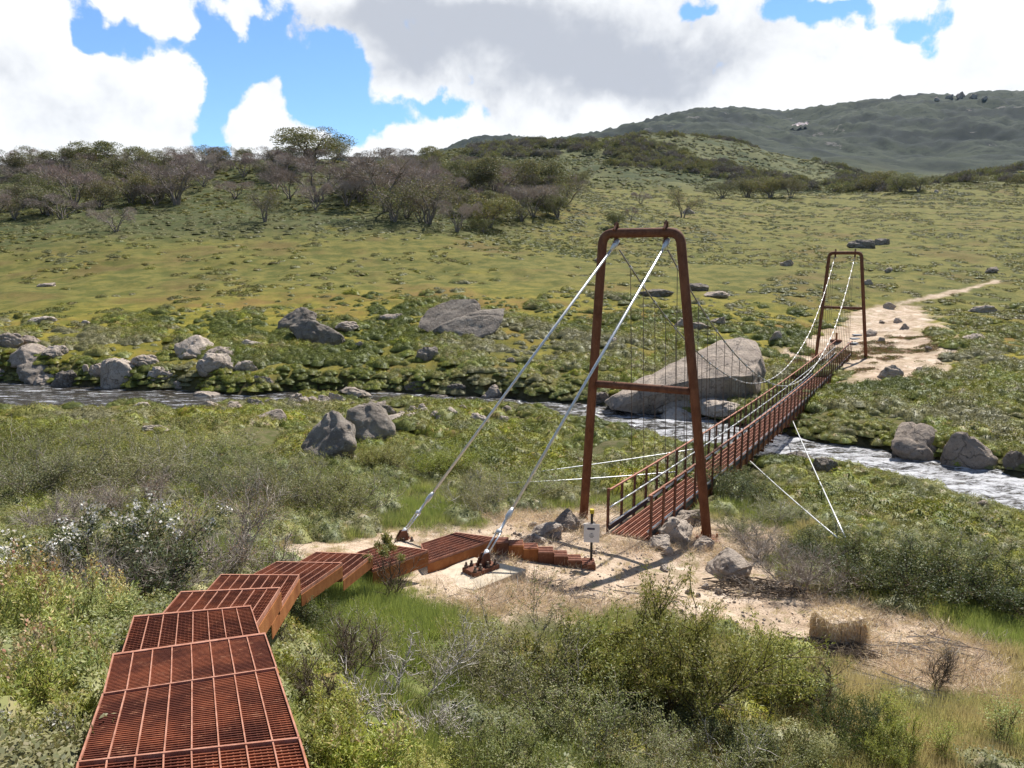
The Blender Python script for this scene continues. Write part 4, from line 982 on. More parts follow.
# the great wedge-shaped rock and the split rock
def bigrock(name, base, pts_px, mat, label, seed, depthm, rough=.05, sub=4):
    """pts_px: outline points (px, py, fraction of depth) at the rock's own distance"""
    p0 = hit(*base); pts = []
    for px, py, t in pts_px:
        r = ray(px, py); Y = p0.y + depthm * t; k = Y / r.y; q = Vector((r.x * k, Y, CAMZ + r.z * k)) - p0; pts.append(tuple(q))
    o = link(name, rock_mesh(seed, mat, sub, pts, rough, .8, .05), None, p0); tag(o, label, 'boulder'); return o
bigrock('boulder', (690, 412), [(604, 402, .25), (612, 411, .0), (650, 418, .05), (700, 412, .1), (758, 398, .2), (766, 372, .5), (762, 356, .5), (640, 389, .0), (612, 396, .1), (700, 378, -.05), (752, 376, .1),
        (740, 337, .8), (722, 340, .75), (756, 341, .85), (680, 362, .55), (640, 380, .4), (763, 362, 1.0), (700, 358, .9), (620, 395, .8), (690, 400, 1.0), (750, 390, 1.0)], 'granite', 'huge wedge-shaped pale rock across the stream, its smooth face rising to the right', 5, 5.5, .035, 5)
SR = empty('boulder', hit(462, 338)); tag(SR, 'broad dark split rock in two slabs standing in the far meadow', 'boulder')
for nm, pl, sd in (('upper_slab', [(417, 327, .2), (428, 333, .1), (452, 326, .35), (476, 318, .5), (480, 303, .9), (474, 298, .9), (452, 299, .9), (430, 308, .7), (420, 318, .5), (440, 304, 1.1), (478, 304, 1.2), (482, 312, .7)], 9),
                   ('lower_slab', [(428, 335, .1), (445, 337, -.05), (480, 339, -.1), (489, 338, 0), (504, 318, .3), (506, 308, .6), (486, 309, .7), (462, 316, .3), (440, 325, .1), (500, 312, 1), (450, 330, 1), (430, 329, .3), (497, 330, .1)], 13)):
    o = bigrock('rock_slab', (462, 338), pl, 'granite_dark', 'x', sd, 4.0, .05, 4); del o['label']; del o['category']; o.name = nm; o.parent = SR; o.location = (0, 0, 0)
# ------------------------------------------------------------------ straw bale, twig piles, snow patch
p = hit(838, 641); BAL = empty('straw_bale', p, math.radians(18)); tag(BAL, 'straw bale lying on the bare ground right of the large green shrub', 'bale')
bm = bmesh.new(); bmesh.ops.create_cube(bm, size=1); bmesh.ops.scale(bm, verts=bm.verts, vec=(.70, .50, .46)); bmesh.ops.subdivide_edges(bm, edges=bm.edges[:], cuts=7, use_grid_fill=True)
for v in bm.verts: v.co += v.co.normalized() * (mnoise.noise(v.co * 9) * .05) - Vector((v.co.x * .06 * (abs(v.co.z) > .18), v.co.y * .1 * (abs(v.co.z) > .18), -.22)) 
me = bpy.data.meshes.new('bale_body'); bm.to_mesh(me); bm.free(); me.materials.append(M['bale']); me.attributes.new('rnd', 'FLOAT', 'FACE').data.foreach_set('value', np.full(len(me.polygons), .2, np.float32)); link('bale_body', me, BAL)
rs = np.random.RandomState(8); n = 5200; C = rs.uniform(-.5, .5, (n, 3)); ax = rs.randint(0, 3, n); sg = rs.choice([-.5, .5], n)
for k in range(3): C[ax == k, k] = sg[ax == k]
C *= [.72, .52, .47]; C[:, 2] += .23; D = rs.normal(0, .5, (n, 3)) + np.stack([np.zeros(n), np.zeros(n), -np.ones(n)], 1) * (ax != 2)[:, None]
V, F = leaves(rs, C, D, .13, .009, .4); link('straw', leafmesh('straw', rs, V, F, M['bale']), BAL)
q = MB()
for x in (-.2, .18): q.tube([(x, -.27, 0), (x, -.27, .475), (x, .27, .475), (x, .27, 0)], .006, 4)
q.build('twine', M['cable_dark'], BAL)
def twigpile(px, py, w, n, label, seed, L=.9):
    p = hit(px, py); r = w * wpp(p) / 2; rs = random.Random(seed); mb = MB()
    for i in range(n):
        a = rs.uniform(0, 6.28); q = rs.random() ** .6; x, y = math.cos(a) * q * r, math.sin(a) * q * r * .5; d = rs.gauss(.2, .5); l = rs.uniform(.3, 1) * L; z = h1(p.x + x, p.y + y) - p.z + rs.uniform(.02, .16) * (1 - q * .5)
        dx, dy = math.cos(d) * l / 2, -math.sin(d) * l / 2; b = rs.gauss(0, .06); mb.tube([(x - dx, y - dy, z + rs.uniform(-.03, .05)), (x + b, y + b, z + .03), (x + dx, y + dy, z + rs.uniform(-.03, .08))], [.012, .009, .004], 4, cap=False)
    o = mb.build('twig_pile', M['bark_brown'] if seed % 2 else M['bark'], None, False, p); tag(o, label, 'twigs'); return o
twigpile(822, 655, 96, 150, 'heap of brown cut branches lying in front of the straw bale', 1, 1.0)
twigpile(760, 590, 110, 120, 'scatter of dry twigs beside the oval pale boulder', 3, .7)
twigpile(930, 652, 90, 30, 'few grey sticks on the pale ground at the right', 2, .8); twigpile(900, 700, 110, 36, 'grey sticks lying on the pale ground at lower right', 4, .8)
twigpile(610, 600, 180, 40, 'thin dry sticks scattered over the pale ground below the sign', 6, .5)
# snow patch hugging the mountain
def drape(name, px0, px1, py0, py1, mat, lift):
    V = []; F = []; n, m = 14, 5
    for j in range(m):
        for i in range(n):
            t = i / (n - 1); hw = math.sin(math.pi * (.08 + .84 * t)) * (1 + .25 * math.sin(i * 1.9)); py = (py0 + py1) / 2 + (j / (m - 1) - .5) * (py1 - py0) * hw - 2.2 * t; pp = hit(px0 + (px1 - px0) * t, py); V.append(pp + UP * lift)
    for j in range(m - 1):
        for i in range(n - 1): a = j * n + i; F.append((a, a + 1, a + n + 1, a + n))
    me = bpy.data.meshes.new(name); me.from_pydata([tuple(v) for v in V], [], F); me.materials.append(mat); o = link(name, me); o['kind'] = 'structure'; return o
drape('snow_patch', 791, 810, 127.2, 130.2, M['snow'], 7.0)

# granite tors on the mountain crest
for i, (px, py, w_, h_) in enumerate([(938, 101, 7, 4), (950, 99, 8, 5), (963, 97, 11, 7), (975, 98, 9, 5), (986, 100, 6, 4)]):
    boulder(px, py, w_, h_ * .8, 'granite', 'granite tor on the mountain crest, ' + ['first from the left', 'second from the left', 'the highest', 'just right of the highest', 'farthest right'][i], 'tors on the mountain crest', name='granite_tor')
# ------------------------------------------------------------------ trees
def make_tree(seed, H, R, kind):
    """umbrella-shaped snow gum: several leaning trunks, twigs, clumped crown"""
    rs = np.random.RandomState(seed); stems = []; tips = []; 
    nst = rs.randint(4, 7)
    for s in range(nst):
        a = 6.283 * (s + rs.rand() * .7) / nst; reach = R * rs.uniform(.35, .95); top = np.array([math.cos(a) * reach, math.sin(a) * reach, H * (1.02 - .42 * (reach / R) ** 2) * rs.uniform(.82, 1)])
        base = np.array([math.cos(a) * .25, math.sin(a) * .25, -.4]); path = []
        for k in range(7):
            t = k / 6; q = base * (1 - t) + top * t; q[2] = base[2] + (top[2] - base[2]) * t ** .85; q[:2] *= (.55 + .45 * t); q += rs.normal(0, .16, 3) * (0 < k < 6); path.append(q)
        stems.append((path, [.15 * (1 - .78 * k / 6) * H / 5 for k in range(7)], 0))
        for k in range(2, 7):
            for _ in range(3 if k > 3 else 1):
                b = path[k]; aa = a + rs.normal(0, 1.0); ln = R * rs.uniform(.2, .5); e = b + np.array([math.cos(aa) * ln, math.sin(aa) * ln, H * rs.uniform(.05, .25)])
                e[2] = min(e[2], H * 1.03); m_ = (b + e) / 2 + rs.normal(0, .1, 3); stems.append(([b, m_, e], [.05 * H / 5, .035 * H / 5, .012], 1)); tips.append(e); tips.append((m_ + e) / 2)
    tips = np.array(tips); out = {'trunk': stem_mesh('trunk', stems, M['bark_tree'], 1, 5)}
    top = tips[np.argsort(-tips[:, 2] - np.hypot(tips[:, 0], tips[:, 1]) * .5)][:max(26, len(tips) // 2)]; L = top[rs.choice(len(top), 15, replace=False)] if kind == 'dead' else tips[rs.choice(np.nonzero(tips[:, 2] > H * .35)[0], 24)]
    def lumps(n, r_, zs, up):
        i = rs.randint(0, len(L), n); d = unit(rs.normal(0, 1, (n, 3)) + [0, 0, up]); return L[i] - [0, 0, r_ * zs * .5] + d * [r_, r_, r_ * zs] * rs.uniform(.75, 1.08, (n, 1)) * np.linspace(.7, 1.25, len(L))[i][:, None], d
    if kind == 'dead':
        n = 4600; C, d = lumps(n, R * .34, .75, .5); V, F = leaves(rs, C - d * .3, d + [0, 0, .5], .55, .032, .35); out['crown'] = leafmesh('crown', rs, V, F, M['twig_tree'])
    else:
        n = 7500 if kind == 'live' else 2400; C, d = lumps(n, R * .42, .75, .7); V, F = leaves(rs, C, d, .20, .13, .8, d, .6); out['crown'] = leafmesh('crown', rs, V, F, M['leaf_tree'])
        n = 1500 if kind == 'half' else 700; C, d = lumps(n, R * .32, .7, .2); V, F = leaves(rs, C - d * .3, d + [0, 0, .5], .5, .03, .35); out['twigs'] = leafmesh('twigs', rs, V, F, M['twig_tree'])
    return out
TREEV = {'dead': [make_tree(100 + i, 5.4, 3.8, 'dead') for i in range(4)], 'live': [make_tree(120 + i, 5.2, 3.6, 'live') for i in range(4)], 'half': [make_tree(140 + i, 5.4, 3.9, 'half') for i in range(3)]}
BIGT = make_tree(160, 6.0, 5.2, 'live')
TRK = {}
KINDW = {'dead': 'leafless grey-twigged snow gum', 'live': 'leafy dark olive snow gum', 'half': 'sparse snow gum with few leaves over grey twigs'}
tr = random.Random(12)
def tree(px, py, hpx, kind, label=None, group=None, wide=1.0):
    p = hit(px, py); k = wpp(p); i = TRK.get(kind, 0); TRK[kind] = i + 1; V = TREEV[kind]; s = hpx * k / 5.3
    return place(V[i % len(V)], 'snow_gum', p - UP * .1, label or '', 'tree', group, s * wide, tr.uniform(0, 6.28), s)
# single ones that stand out
for a in [(112, 174, 28, 'live', 'tall dark-crowned snow gum on the left hill skyline, left of the middle', 1.3), (252, 158, 30, 'half', 'round grey-brown snow gum on the skyline, left neighbour of the largest crown', 1.2),
          (310, 163, 31, 'live', 'largest broad-crowned snow gum on the skyline of the left hill', 1.6), (75, 208, 38, 'dead', 'pale bleached leafless snow gum on the left slope', 1.0), (50, 216, 26, 'live', 'low green snow gum below the bleached tree at left', 1.2),
          (265, 222, 30, 'half', 'lone small snow gum at the foot of the hill, with an olive top', .8), (117, 232, 24, 'dead', 'small grey leafless tree at the very foot of the left hill', 1.0),
          (385, 212, 52, 'dead', 'widest grey leafless snow gum right of the middle of the slope', 1.15), (318, 202, 40, 'dead', 'big grey leafless snow gum under the largest skyline crown', 1.1), (430, 224, 40, 'half', 'brownish snow gum at the lower right of the slope', 1.1),
          (176, 205, 40, 'dead', 'wide purplish-grey leafless snow gum at mid slope left', 1.2), (457, 232, 30, 'dead', 'thin leafless tree with a bare trunk at the right foot of the hill', .8), (557, 218, 22, 'live', 'dark bushy tree at the right end of the hill foot', 1.0),
          (484, 234, 14, 'live', 'small dark bush-like tree at the right foot of the hill', 1.2), (578, 190, 18, 'live', 'lone green tree on the slope right of the left hill', .9), (616, 228, 15, 'live', 'small rounded tree in the meadow above the near tower', 1.1),
          (682, 218, 26, 'half', 'reddish-brown small tree standing alone above the meadow at centre', .8), (640, 205, 12, 'dead', 'small grey tree on the meadow edge left of the reddish one', 1.2), (631, 221, 13, 'dead', 'thin grey sapling right of the small rounded tree', .6),
          (540, 200, 34, 'live', 'rounded crown at the right shoulder of the left hill', 1.2), (500, 198, 36, 'live', 'broad brown-topped snow gum on the right shoulder of the hill', 1.2)]:
    tree(a[0], a[1], a[2], a[3], a[4], None, a[5])
for i, (px, py, h_) in enumerate([(722, 198, 15), (748, 198, 18), (770, 198, 19), (790, 198, 17), (880, 192, 19), (900, 192, 17), (918, 192, 15)]):
    tree(px, py, h_, 'live', ['first small tree from the left in the row on the far meadow edge', 'second tree in the row on the far meadow edge', 'broad olive tree in the row on the far meadow edge, third from the left', 'last tree on the right of the row on the far meadow edge',
         'left one of three dark green trees on the far meadow crest', 'middle one of three dark green trees on the far meadow crest', 'right one of three dark green trees on the far meadow crest'][i], 'trees on the far meadow edge', 1.25)
ZB = [(-60, 90, 'left end'), (90, 190, 'left part'), (190, 290, 'middle'), (290, 400, 'centre right'), (400, 480, 'right part'), (480, 590, 'right end')]
def crest(px): return float(np.interp(px, [0, 120, 240, 310, 400, 470, 520, 590], [168, 163, 160, 155, 163, 170, 180, 196]))
def foot(px): return float(np.interp(px, [0, 60, 120, 200, 260, 330, 400, 470, 560], [222, 224, 205, 212, 206, 215, 226, 232, 214]))
cells = []; tries = 0
while len(cells) < 150 and tries < 6000:
    tries += 1; px = tr.uniform(-40, 575); t = tr.random(); c = crest(px); py = c + (foot(px) - c) * (t if tr.random() < .75 else t * .25)
    dens = .5 + .5 * math.sin(px * .045 + 1.0) * math.cos(py * .11 + px * .02)
    if 190 < px < 300 and py > 185: dens *= .35
    if tr.random() > .12 + dens: continue
    if any(abs(px - a) < 11 and abs(py - b) < 3.5 for a, b, _ in cells): continue
    cells.append((px, py, t))
LST = {}
for px, py, t in sorted(cells, key=lambda q: q[0]):
    kind = tr.choices(['dead', 'half', 'live'], [.50, .24, .26] if py > crest(px) + 10 else [.40, .35, .25])[0]
    zone = [z for a, b, z in ZB if a <= px < b][0]; band = 'skyline' if py < crest(px) + 7 else ('upper slope' if t < .45 else 'lower slope')
    h_ = tr.uniform(14, 22) * (1 + .35 * (py - 160) / 60) * (.8 if band == 'skyline' else 1)
    LST.setdefault((kind, zone, band), []).append(tree(px, py, h_, kind, 'x', None, tr.uniform(.95, 1.35)))
ORD = ['first', 'second', 'third', 'fourth', 'fifth', 'sixth', 'seventh', 'eighth', 'ninth', 'tenth', 'eleventh', 'twelfth', 'thirteenth', 'fourteenth', 'fifteenth']
KW = {'dead': 'grey leafless snow gum', 'live': 'dark olive leafy snow gum', 'half': 'sparse-leaved grey snow gum'}
for (kind, zone, band), L in LST.items():
    for i, o in enumerate(L):
        o['group'] = 'snow gums on the left hill'; pre = (ORD[i % 15] + ' ' if len(L) > 1 else 'the one ')
        o['label'] = pre + KW[kind] + (' from the left' if len(L) > 1 else '') + ', ' + band + ', ' + zone + ' of the hill'

# ------------------------------------------------------------------ shrubs that stand alone
SB = {}
def MS(*a, **k):
    k.setdefault('sub', 1); return make_shrub(*a, **k)
SB['olive_big'] = MS(201, 1.75, 1.5, 34, 24000, .060, .017, M['leaf_olive'], M['bark_brown'], .95, .35, 2, .045, zmin=.36, r0=.022, curl=.14)
SB['olive2'] = MS(202, 1.0, .9, 22, 11000, .044, .016, M['leaf_olive'], M['bark_brown'], .9, .4, 2, .032, zmin=.25, r0=.014)
SB['olive3'] = MS(212, 1.0, 1.1, 26, 12000, .040, .016, M['leaf_olive'], M['bark_brown'], 1.1, .5, 2, .035, zmin=.15, r0=.014)
SB['grey1'] = MS(203, .9, 1.1, 24, 12000, .036, .015, M['leaf_grey'], M['bark'], 1.2, .5, 3, .032, zmin=.2, r0=.012)
SB['grey2'] = MS(204, .8, 1.0, 24, 11000, .036, .015, M['leaf_grey'], M['bark_white'], 1.2, .5, 3, .032, zmin=.2, r0=.012)
SB['grey3'] = MS(214, .75, 1.2, 26, 12000, .036, .015, M['leaf_grey'], M['bark'], 1.4, .5, 3, .032, zmin=.15, r0=.011)
SB['lime1'] = MS(205, .7, .6, 26, 9500, .046, .012, M['leaf_lime'], M['bark_brown'], .7, .35, 2, .022, zmin=.0, r0=.009, curl=.14, flower=('spike', 34, M['flower_spike']))
SB['lime2'] = MS(206, .65, .55, 24, 8500, .044, .012, M['leaf_lime'], M['bark_brown'], .7, .35, 2, .022, zmin=.0, r0=.009, curl=.14, flower=('spike', 18, M['flower_spike']))
SB['lime3'] = MS(216, .6, .6, 26, 9000, .044, .012, M['leaf_lime'], M['bark_brown'], .8, .4, 2, .022, zmin=.0, r0=.009, curl=.14)
SB['flowering'] = MS(207, 1.0, .9, 24, 13000, .044, .018, M['leaf_dark'], M['bark_brown'], 1.0, .5, 3, .035, zmin=.15, r0=.012, flower=('cluster', 48, M['flower_white']))
SB['flowering2'] = MS(208, .6, .55, 18, 7000, .034, .015, M['leaf_dark'], M['bark_brown'], 1.0, .5, 3, .03, zmin=.1, r0=.010, flower=('cluster', 45, M['flower_white']))
SB['dark1'] = MS(209, .9, 1.1, 26, 12500, .044, .018, M['leaf_dark'], M['bark_brown'], 1.2, .5, 3, .035, zmin=.05, r0=.012)
SB['dark2'] = MS(210, .8, 1.0, 24, 12000, .042, .018, M['leaf_dark'], M['bark_brown'], 1.3, .5, 3, .035, zmin=.05, r0=.012)
SB['sapling'] = MS(211, 1.0, .35, 8, 2600, .046, .015, M['leaf_olive'], M['bark_brown'], .8, .4, 3, .035, zmin=.78, r0=.013, curl=.3)
SB['dead1'] = make_tangle(221, 1.0, 1.0, 2600, M['twig_dead'], M['bark'], .24, .006)
SB['dead_red'] = make_tangle(222, 1.0, 1.1, 3000, M['twig_dead'], M['bark'], .24, .006, redtip=1100)
SB['dead_white'] = make_tangle(223, 1.0, .8, 160, M['twig_dead'], M['bark_white'], .16, .006, nst=5, r0=.022)
SB['dead_thin'] = make_tangle(224, 1.0, .5, 260, M['twig_dead'], M['bark_brown'], .16, .005, nst=5, r0=.014)
SB['reed'] = make_shrub(225, .9, .35, 12, 1900, .04, .010, M['leaf_lime'], M['bark_brown'], .35, .35, 2, .03, zmin=.2, r0=.007, curl=.1)
sr = random.Random(9)
def shrub(kind, px, py, hpx, label, cat='shrub', group=None, wide=1.0, rz=None, base=None):
    p = hit(px, py); k = wpp(p); zs = [v.co.z for v in SB[kind]['foliage' if 'foliage' in SB[kind] else 'stems'].vertices]; hh = HEI.setdefault(kind, float(np.percentile(zs, 99)))
    s = hpx * k / hh
    return place(SB[kind], cat.replace(' ', '_') if cat in ('shrub',) else cat.replace(' ', '_'), p, label, cat, group, s * wide, sr.uniform(0, 6.28) if rz is None else rz, s)
HEI = {}
SHR = [
 ('olive_big', 678, 722, 128, 'large olive-green shrub with visible brown stems at bottom centre right', 1.05), ('olive2', 590, 706, 96, 'upright olive shrub left of the large one', 1.1), ('olive2', 775, 706, 74, 'olive shrub at the right side of the large one', 1.1),
 ('grey1', 510, 706, 92, 'grey-green bush in the bottom centre with tangled twigs', 1.1), ('grey2', 462, 672, 52, 'grey-green bush with pale branches beside the green grass', 1.1), ('dead_white', 408, 716, 86, 'bleached bare shrub with twisted white branches', 1.0),
 ('grey3', 560, 758, 78, 'low grey-green bush at the bottom edge, below the large shrub', 1.1), ('grey1', 640, 782, 62, 'spreading grey-green bush at the bottom edge, centre right', 1.1), ('olive3', 505, 790, 74, 'olive bush cut by the bottom edge left of centre', 1.0), ('grey2', 720, 790, 74, 'grey-green bush cut by the bottom edge right of the middle', 1.1),
 ('olive3', 800, 780, 50, 'low olive bush at lower right with small leaves', 1.1), ('dark1', 742, 768, 60, 'dark low bush between the grey-green ones at the bottom edge', .9), ('dark2', 850, 752, 60, 'dark green bush at the lower right', .8), ('olive2', 890, 772, 58, 'small upright bush at the lower right edge of the bushes', .9),
 ('reed', 890, 736, 50, 'tuft of upright green stems at lower right', 1.0), ('reed', 1000, 752, 62, 'tall tuft of upright green stems near the right edge', 1.1), ('reed', 940, 765, 48, 'short tuft of green stems at the bottom right', 1.0), ('dead_thin', 935, 690, 46, 'thin bare dry stems on the pale ground at lower right', 1.0), ('dead_thin', 818, 722, 60, 'thin bare dry stems right of the olive shrub', 1.0),
 ('sapling', 392, 599, 64, 'small leaning sapling with a green top in front of the walkway', .95), ('dark2', 300, 636, 44, 'dark bush under the walkway side plates', 1.0), ('dead_thin', 292, 668, 46, 'bare dark twigs standing right of the walkway', .9), ('dead_thin', 345, 690, 72, 'tall bare dark branches in the grass right of the walkway', 1.1),
 ('dead_thin', 325, 735, 80, 'lower clump of bare dark branches right of the walkway', 1.0), ('grey2', 368, 668, 56, 'pale grey-green bush in the grass right of the walkway', .9), ('lime3', 318, 768, 74, 'leafy green bush against the right edge of the walkway', 1.0), ('lime2', 365, 800, 80, 'yellow-spiked green bush at the bottom edge right of the walkway', 1.0), ('lime3', 420, 800, 50, 'low leafy bush at the bottom edge left of centre', 1.0), ('olive3', 292, 712, 56, 'thin olive bush touching the walkway on its right', .7),
 # left foreground
 ('flowering', 128, 612, 98, 'dark shrub dotted with white flowers left of the walkway', 1.15), ('flowering2', 34, 596, 56, 'small dark shrub with white flowers at the left edge', 1.3), ('flowering2', 22, 790, 64, 'white-flowered shrub in the bottom left corner', 1.1), ('dead_red', 213, 582, 84, 'grey twiggy dead shrub with rusty dry tips behind the walkway', 1.1),
 ('dead1', 165, 612, 66, 'tangle of grey dead branches beside the white-flowered shrub', 1.2), ('dead1', 84, 622, 70, 'grey dead twigs behind the yellow-spiked bushes at left', 1.1), ('dead_red', 130, 515, 44, 'low dead shrub with brown tips on the left slope', 1.3), ('dead1', 60, 540, 42, 'grey bare bush on the left slope above the flowers', 1.4), ('dead1', 200, 612, 34, 'low heap of dead grey branches touching the walkway corner', 1.3),
 ('lime1', 25, 668, 92, 'yellow-spiked green bush at the left edge', 1.0), ('lime1', 78, 652, 76, 'yellow-spiked green bush left of the second walkway panel', 1.0), ('lime2', 112, 640, 50, 'small yellow-spiked bush touching the walkway panel', 1.0), ('lime2', 50, 720, 84, 'green bush with few yellow spikes at lower left', 1.0), ('lime1', 5, 745, 92, 'yellow-spiked bush cut by the left edge at lower left', 1.0),
 ('lime3', 80, 745, 62, 'leafy green bush against the left side of the walkway', .9), ('lime3', 45, 800, 82, 'leafy green bush at the bottom edge left of the walkway', 1.0), ('lime2', 102, 700, 44, 'low leafy bush overhanging the left edge of the walkway', .8), ('lime2', 0, 620, 60, 'yellow-spiked bush at the far left, above the others', 1.0),
 # right middle
 ('dark1', 870, 592, 54, 'dark bushy shrub at the left of the dark thicket on the right', 1.3), ('dark2', 935, 598, 52, 'dark bushy shrub in the middle of the dark thicket', 1.4), ('dark1', 1000, 612, 56, 'dark bushy shrub at the right edge of the dark thicket', 1.4), ('dark2', 820, 566, 34, 'dark shrub where the thin wind guys are anchored', 1.3),
 ('dead1', 800, 592, 46, 'grey leafless shrub left of the dark thicket', 1.2), ('dead1', 760, 558, 28, 'low grey leafless shrub right of the oval boulder', 1.4), ('grey1', 740, 535, 24, 'silvery low bush right of the right tower foot', 1.5), ('grey2', 775, 520, 22, 'silvery low bush on the near bank right of the bridge', 1.6), ('grey2', 960, 560, 24, 'silvery low bush behind the dark thicket', 1.8),
 ('dark2', 735, 498, 30, 'dark green shrub beside the bridge deck on the near bank', 1.4), ('grey3', 650, 500, 0, '', 1),
 # left slope
 ('grey1', 30, 500, 62, 'grey-green bush at the left edge of the slope', 1.3), ('grey3', 100, 492, 50, 'grey-green bush on the left slope, above the white flowers', 1.4), ('grey2', 165, 485, 44, 'grey-green bush on the slope behind the dead shrubs', 1.4), ('grey1', 240, 500, 48, 'grey-green bush behind the rusty-tipped dead shrub', 1.4),
 ('grey3', 285, 512, 52, 'round grey-green bush above the pale ground, left one of two', 1.1), ('grey1', 335, 516, 54, 'round grey-green bush above the pale ground, right one of two', 1.1), ('grey2', 475, 510, 38, 'grey-green bush between the two backstays', 1.2), ('olive3', 440, 480, 34, 'green bush behind the left backstay', 1.4), ('grey3', 520, 500, 34, 'grey-green bush right of the right backstay foot', 1.3),
 ('olive3', 30, 455, 34, 'olive bush high on the left slope', 1.5), ('grey1', 95, 450, 30, 'grey-green bush high on the left slope', 1.6), ('grey3', 200, 455, 30, 'grey-green bush on the slope above the dead shrub', 1.6), ('olive3', 380, 470, 30, 'bright green bush right of the twin dark boulders', 1.4), ('olive2', 130, 395, 0, '', 1), ('grey3', 0, 480, 44, 'grey-green bush cut by the left edge of the slope', 1.2), ('grey3', 60, 478, 40, 'grey-green bush left of centre on the left slope', 1.4), ('grey1', 140, 468, 36, 'dull green bush in the middle of the left slope', 1.4),
]
for r in SHR:
    if r[3]:
        shrub(r[0], r[1], r[2], r[3], r[4], 'shrub', None, r[5])

# ------------------------------------------------------------------ stuff: heath, grass, straw, far woodland
def pts_ok(x, y, z): return (z > WZ + .16) & ~inpoly_any(x, y)
def inpoly_any(x, y):
    b = np.zeros(x.shape, bool)
    for P in FOOT: b |= inpoly(x, y, P) | (segd(x, y, P) < .10)
    return b
def scatter(n, r0, r1, seed, power=1.0, a0=-43, a1=45):
    x, y = polar(n, r0, r1, a0, a1, seed, power); z = height(x, y); dm, gm = masks(x, y); ok = (z > WZ + .14) & (y > .4)
    nr = np.hypot(x, y) < 22
    w = np.zeros(x.shape, bool); w[nr] = inpoly_any(x[nr], y[nr]); ok &= ~w
    return x[ok], y[ok], z[ok], dm[ok], gm[ok]
def polar(n, r0, r1, a0, a1, seed, power):
    rs = np.random.RandomState(seed); az = np.radians(rs.uniform(a0, a1, n)); u = rs.rand(n); r = (r0 ** power + u * (r1 ** power - r0 ** power)) ** (1 / power); return r * np.sin(az), r * np.cos(az)
C3 = lambda x, y, z: np.stack([x, y, z], 1)
rs = np.random.RandomState(3)
# heath mounds: middle distance
HV = [clump(300 + i, 850, .5, .27, .042, .026, M['leaf_heath'], core=True) for i in range(5)]
x, y, z, dm, gm = scatter(32000, 21, 84, 21, 1.5)
nz = fbm(x, y, .35, 3); nz = nz - .5 * sm(50, 82, np.hypot(x, y) + fbm(x, y, .06, 3) * 22); keep = (dm < .35) & (gm < .6) & ((nz > -.02) | (rs.rand(len(x)) < .22 * sm(80, 55, np.hypot(x, y)))); keep &= rs.rand(len(x)) > sm(-20, -6, x * 0) * 0
x, y, z, nz = x[keep], y[keep], z[keep], nz[keep]; d = np.hypot(x, y)
sc = np.exp(rs.normal(-.12, .38, len(x))) * (1 + .7 * nz.clip(-.4, 1)); tn = np.clip(.5 + fbm(x, y, .16, 3) * 1.1 + rs.normal(0, .12, len(x)), 0, 1)
sc = np.minimum(sc, 1.7) * np.where(river_sd(x, y) < 3, .42, 1)
stuff('heath', 'low green and grey alpine heath covering both banks', None, C3(x, y, z - .05), HV, sc, tn, 1)
# the river banks are overgrown to the water
_rs = np.random.RandomState(61); ii = _rs.rand(9000) * (len(RP) - 1); px_ = np.interp(ii, np.arange(len(RP)), RP[:, 0]); py_ = np.interp(ii, np.arange(len(RP)), RP[:, 1]); ww = np.interp(ii, np.arange(len(RP)), RWW) + _rs.uniform(-.3, 2.6, len(ii)); aa = _rs.rand(len(ii)) * 6.283
x = px_ + np.cos(aa) * ww; y = py_ + np.sin(aa) * ww; sdv = river_sd(x, y); z = height(x, y); k = (sdv > -.4) & (z > WZ + .12) & (np.abs(x) < 60) & (y > 16) & ~inpoly_any(x, y); x, y, z = x[k], y[k], z[k]
stuff('bank_heath', 'heath hanging over the stream banks', None, C3(x, y, z - .04), HV, np.random.RandomState(62).uniform(.12, 1.0, len(x)) ** 1.3, np.clip(.4 + fbm(x, y, .3, 3), 0, 1), 11)
# near heath: finer leaves
NV = [clump(320 + i, 1500, .42, .30, .032, .015, M['leaf_grey'], core=True) for i in range(3)] + [clump(325 + i, 1500, .42, .26, .030, .015, M['leaf_heath'], core=True) for i in range(3)]
x, y, z, dm, gm = scatter(5200, 2.6, 25, 22, 1.5)
keep = (dm < .3) & (gm < .35) & ((fbm(x, y, .5, 3) > -.10) | (x < -3)); keep &= ~((np.abs(x) < .9) & (y < 3.6)) & (np.hypot(x, y) > 2.6)
keep &= (y > 5.5) | (x < -1.6) | (x > .8); keep &= (rs.rand(len(x)) < .14) | (y > 11) | (x < -1.8)
x, y, z = x[keep], y[keep], z[keep]; stuff('low_shrubs', 'dense low heath shrubs filling the near slope', None, C3(x, y, z - .05), NV, rs.uniform(.5, 1.35, len(x)) * np.where(river_sd(x, y) < 1.6, .6, 1), np.clip(.45 + fbm(x, y, .4, 3), 0, 1), 2)
# grass
GV = [clump(340 + i, 70, .16, .1, .26, .0075, M['grass'], False, 1.6) for i in range(5)]
x, y, z, dm, gm = scatter(50000, 1.4, 24, 23, 1.25)
pr = .30 + .7 * gm - .24 * dm; keep = rs.rand(len(x)) < pr; x, y, z, dm, gm = x[keep], y[keep], z[keep], dm[keep], gm[keep]
tn = np.clip(.5 - .38 * gm + .5 * dm + fbm(x, y, .9, 3) * .8 + .45 * ((x > 1.5) & (y < 11)), 0, 1); stuff('grass', 'bright green and straw-coloured grass between the shrubs', None, C3(x, y, z - .02), GV, rs.uniform(.45, 1.1, len(x)) * (1 - .55 * dm), tn, 3)
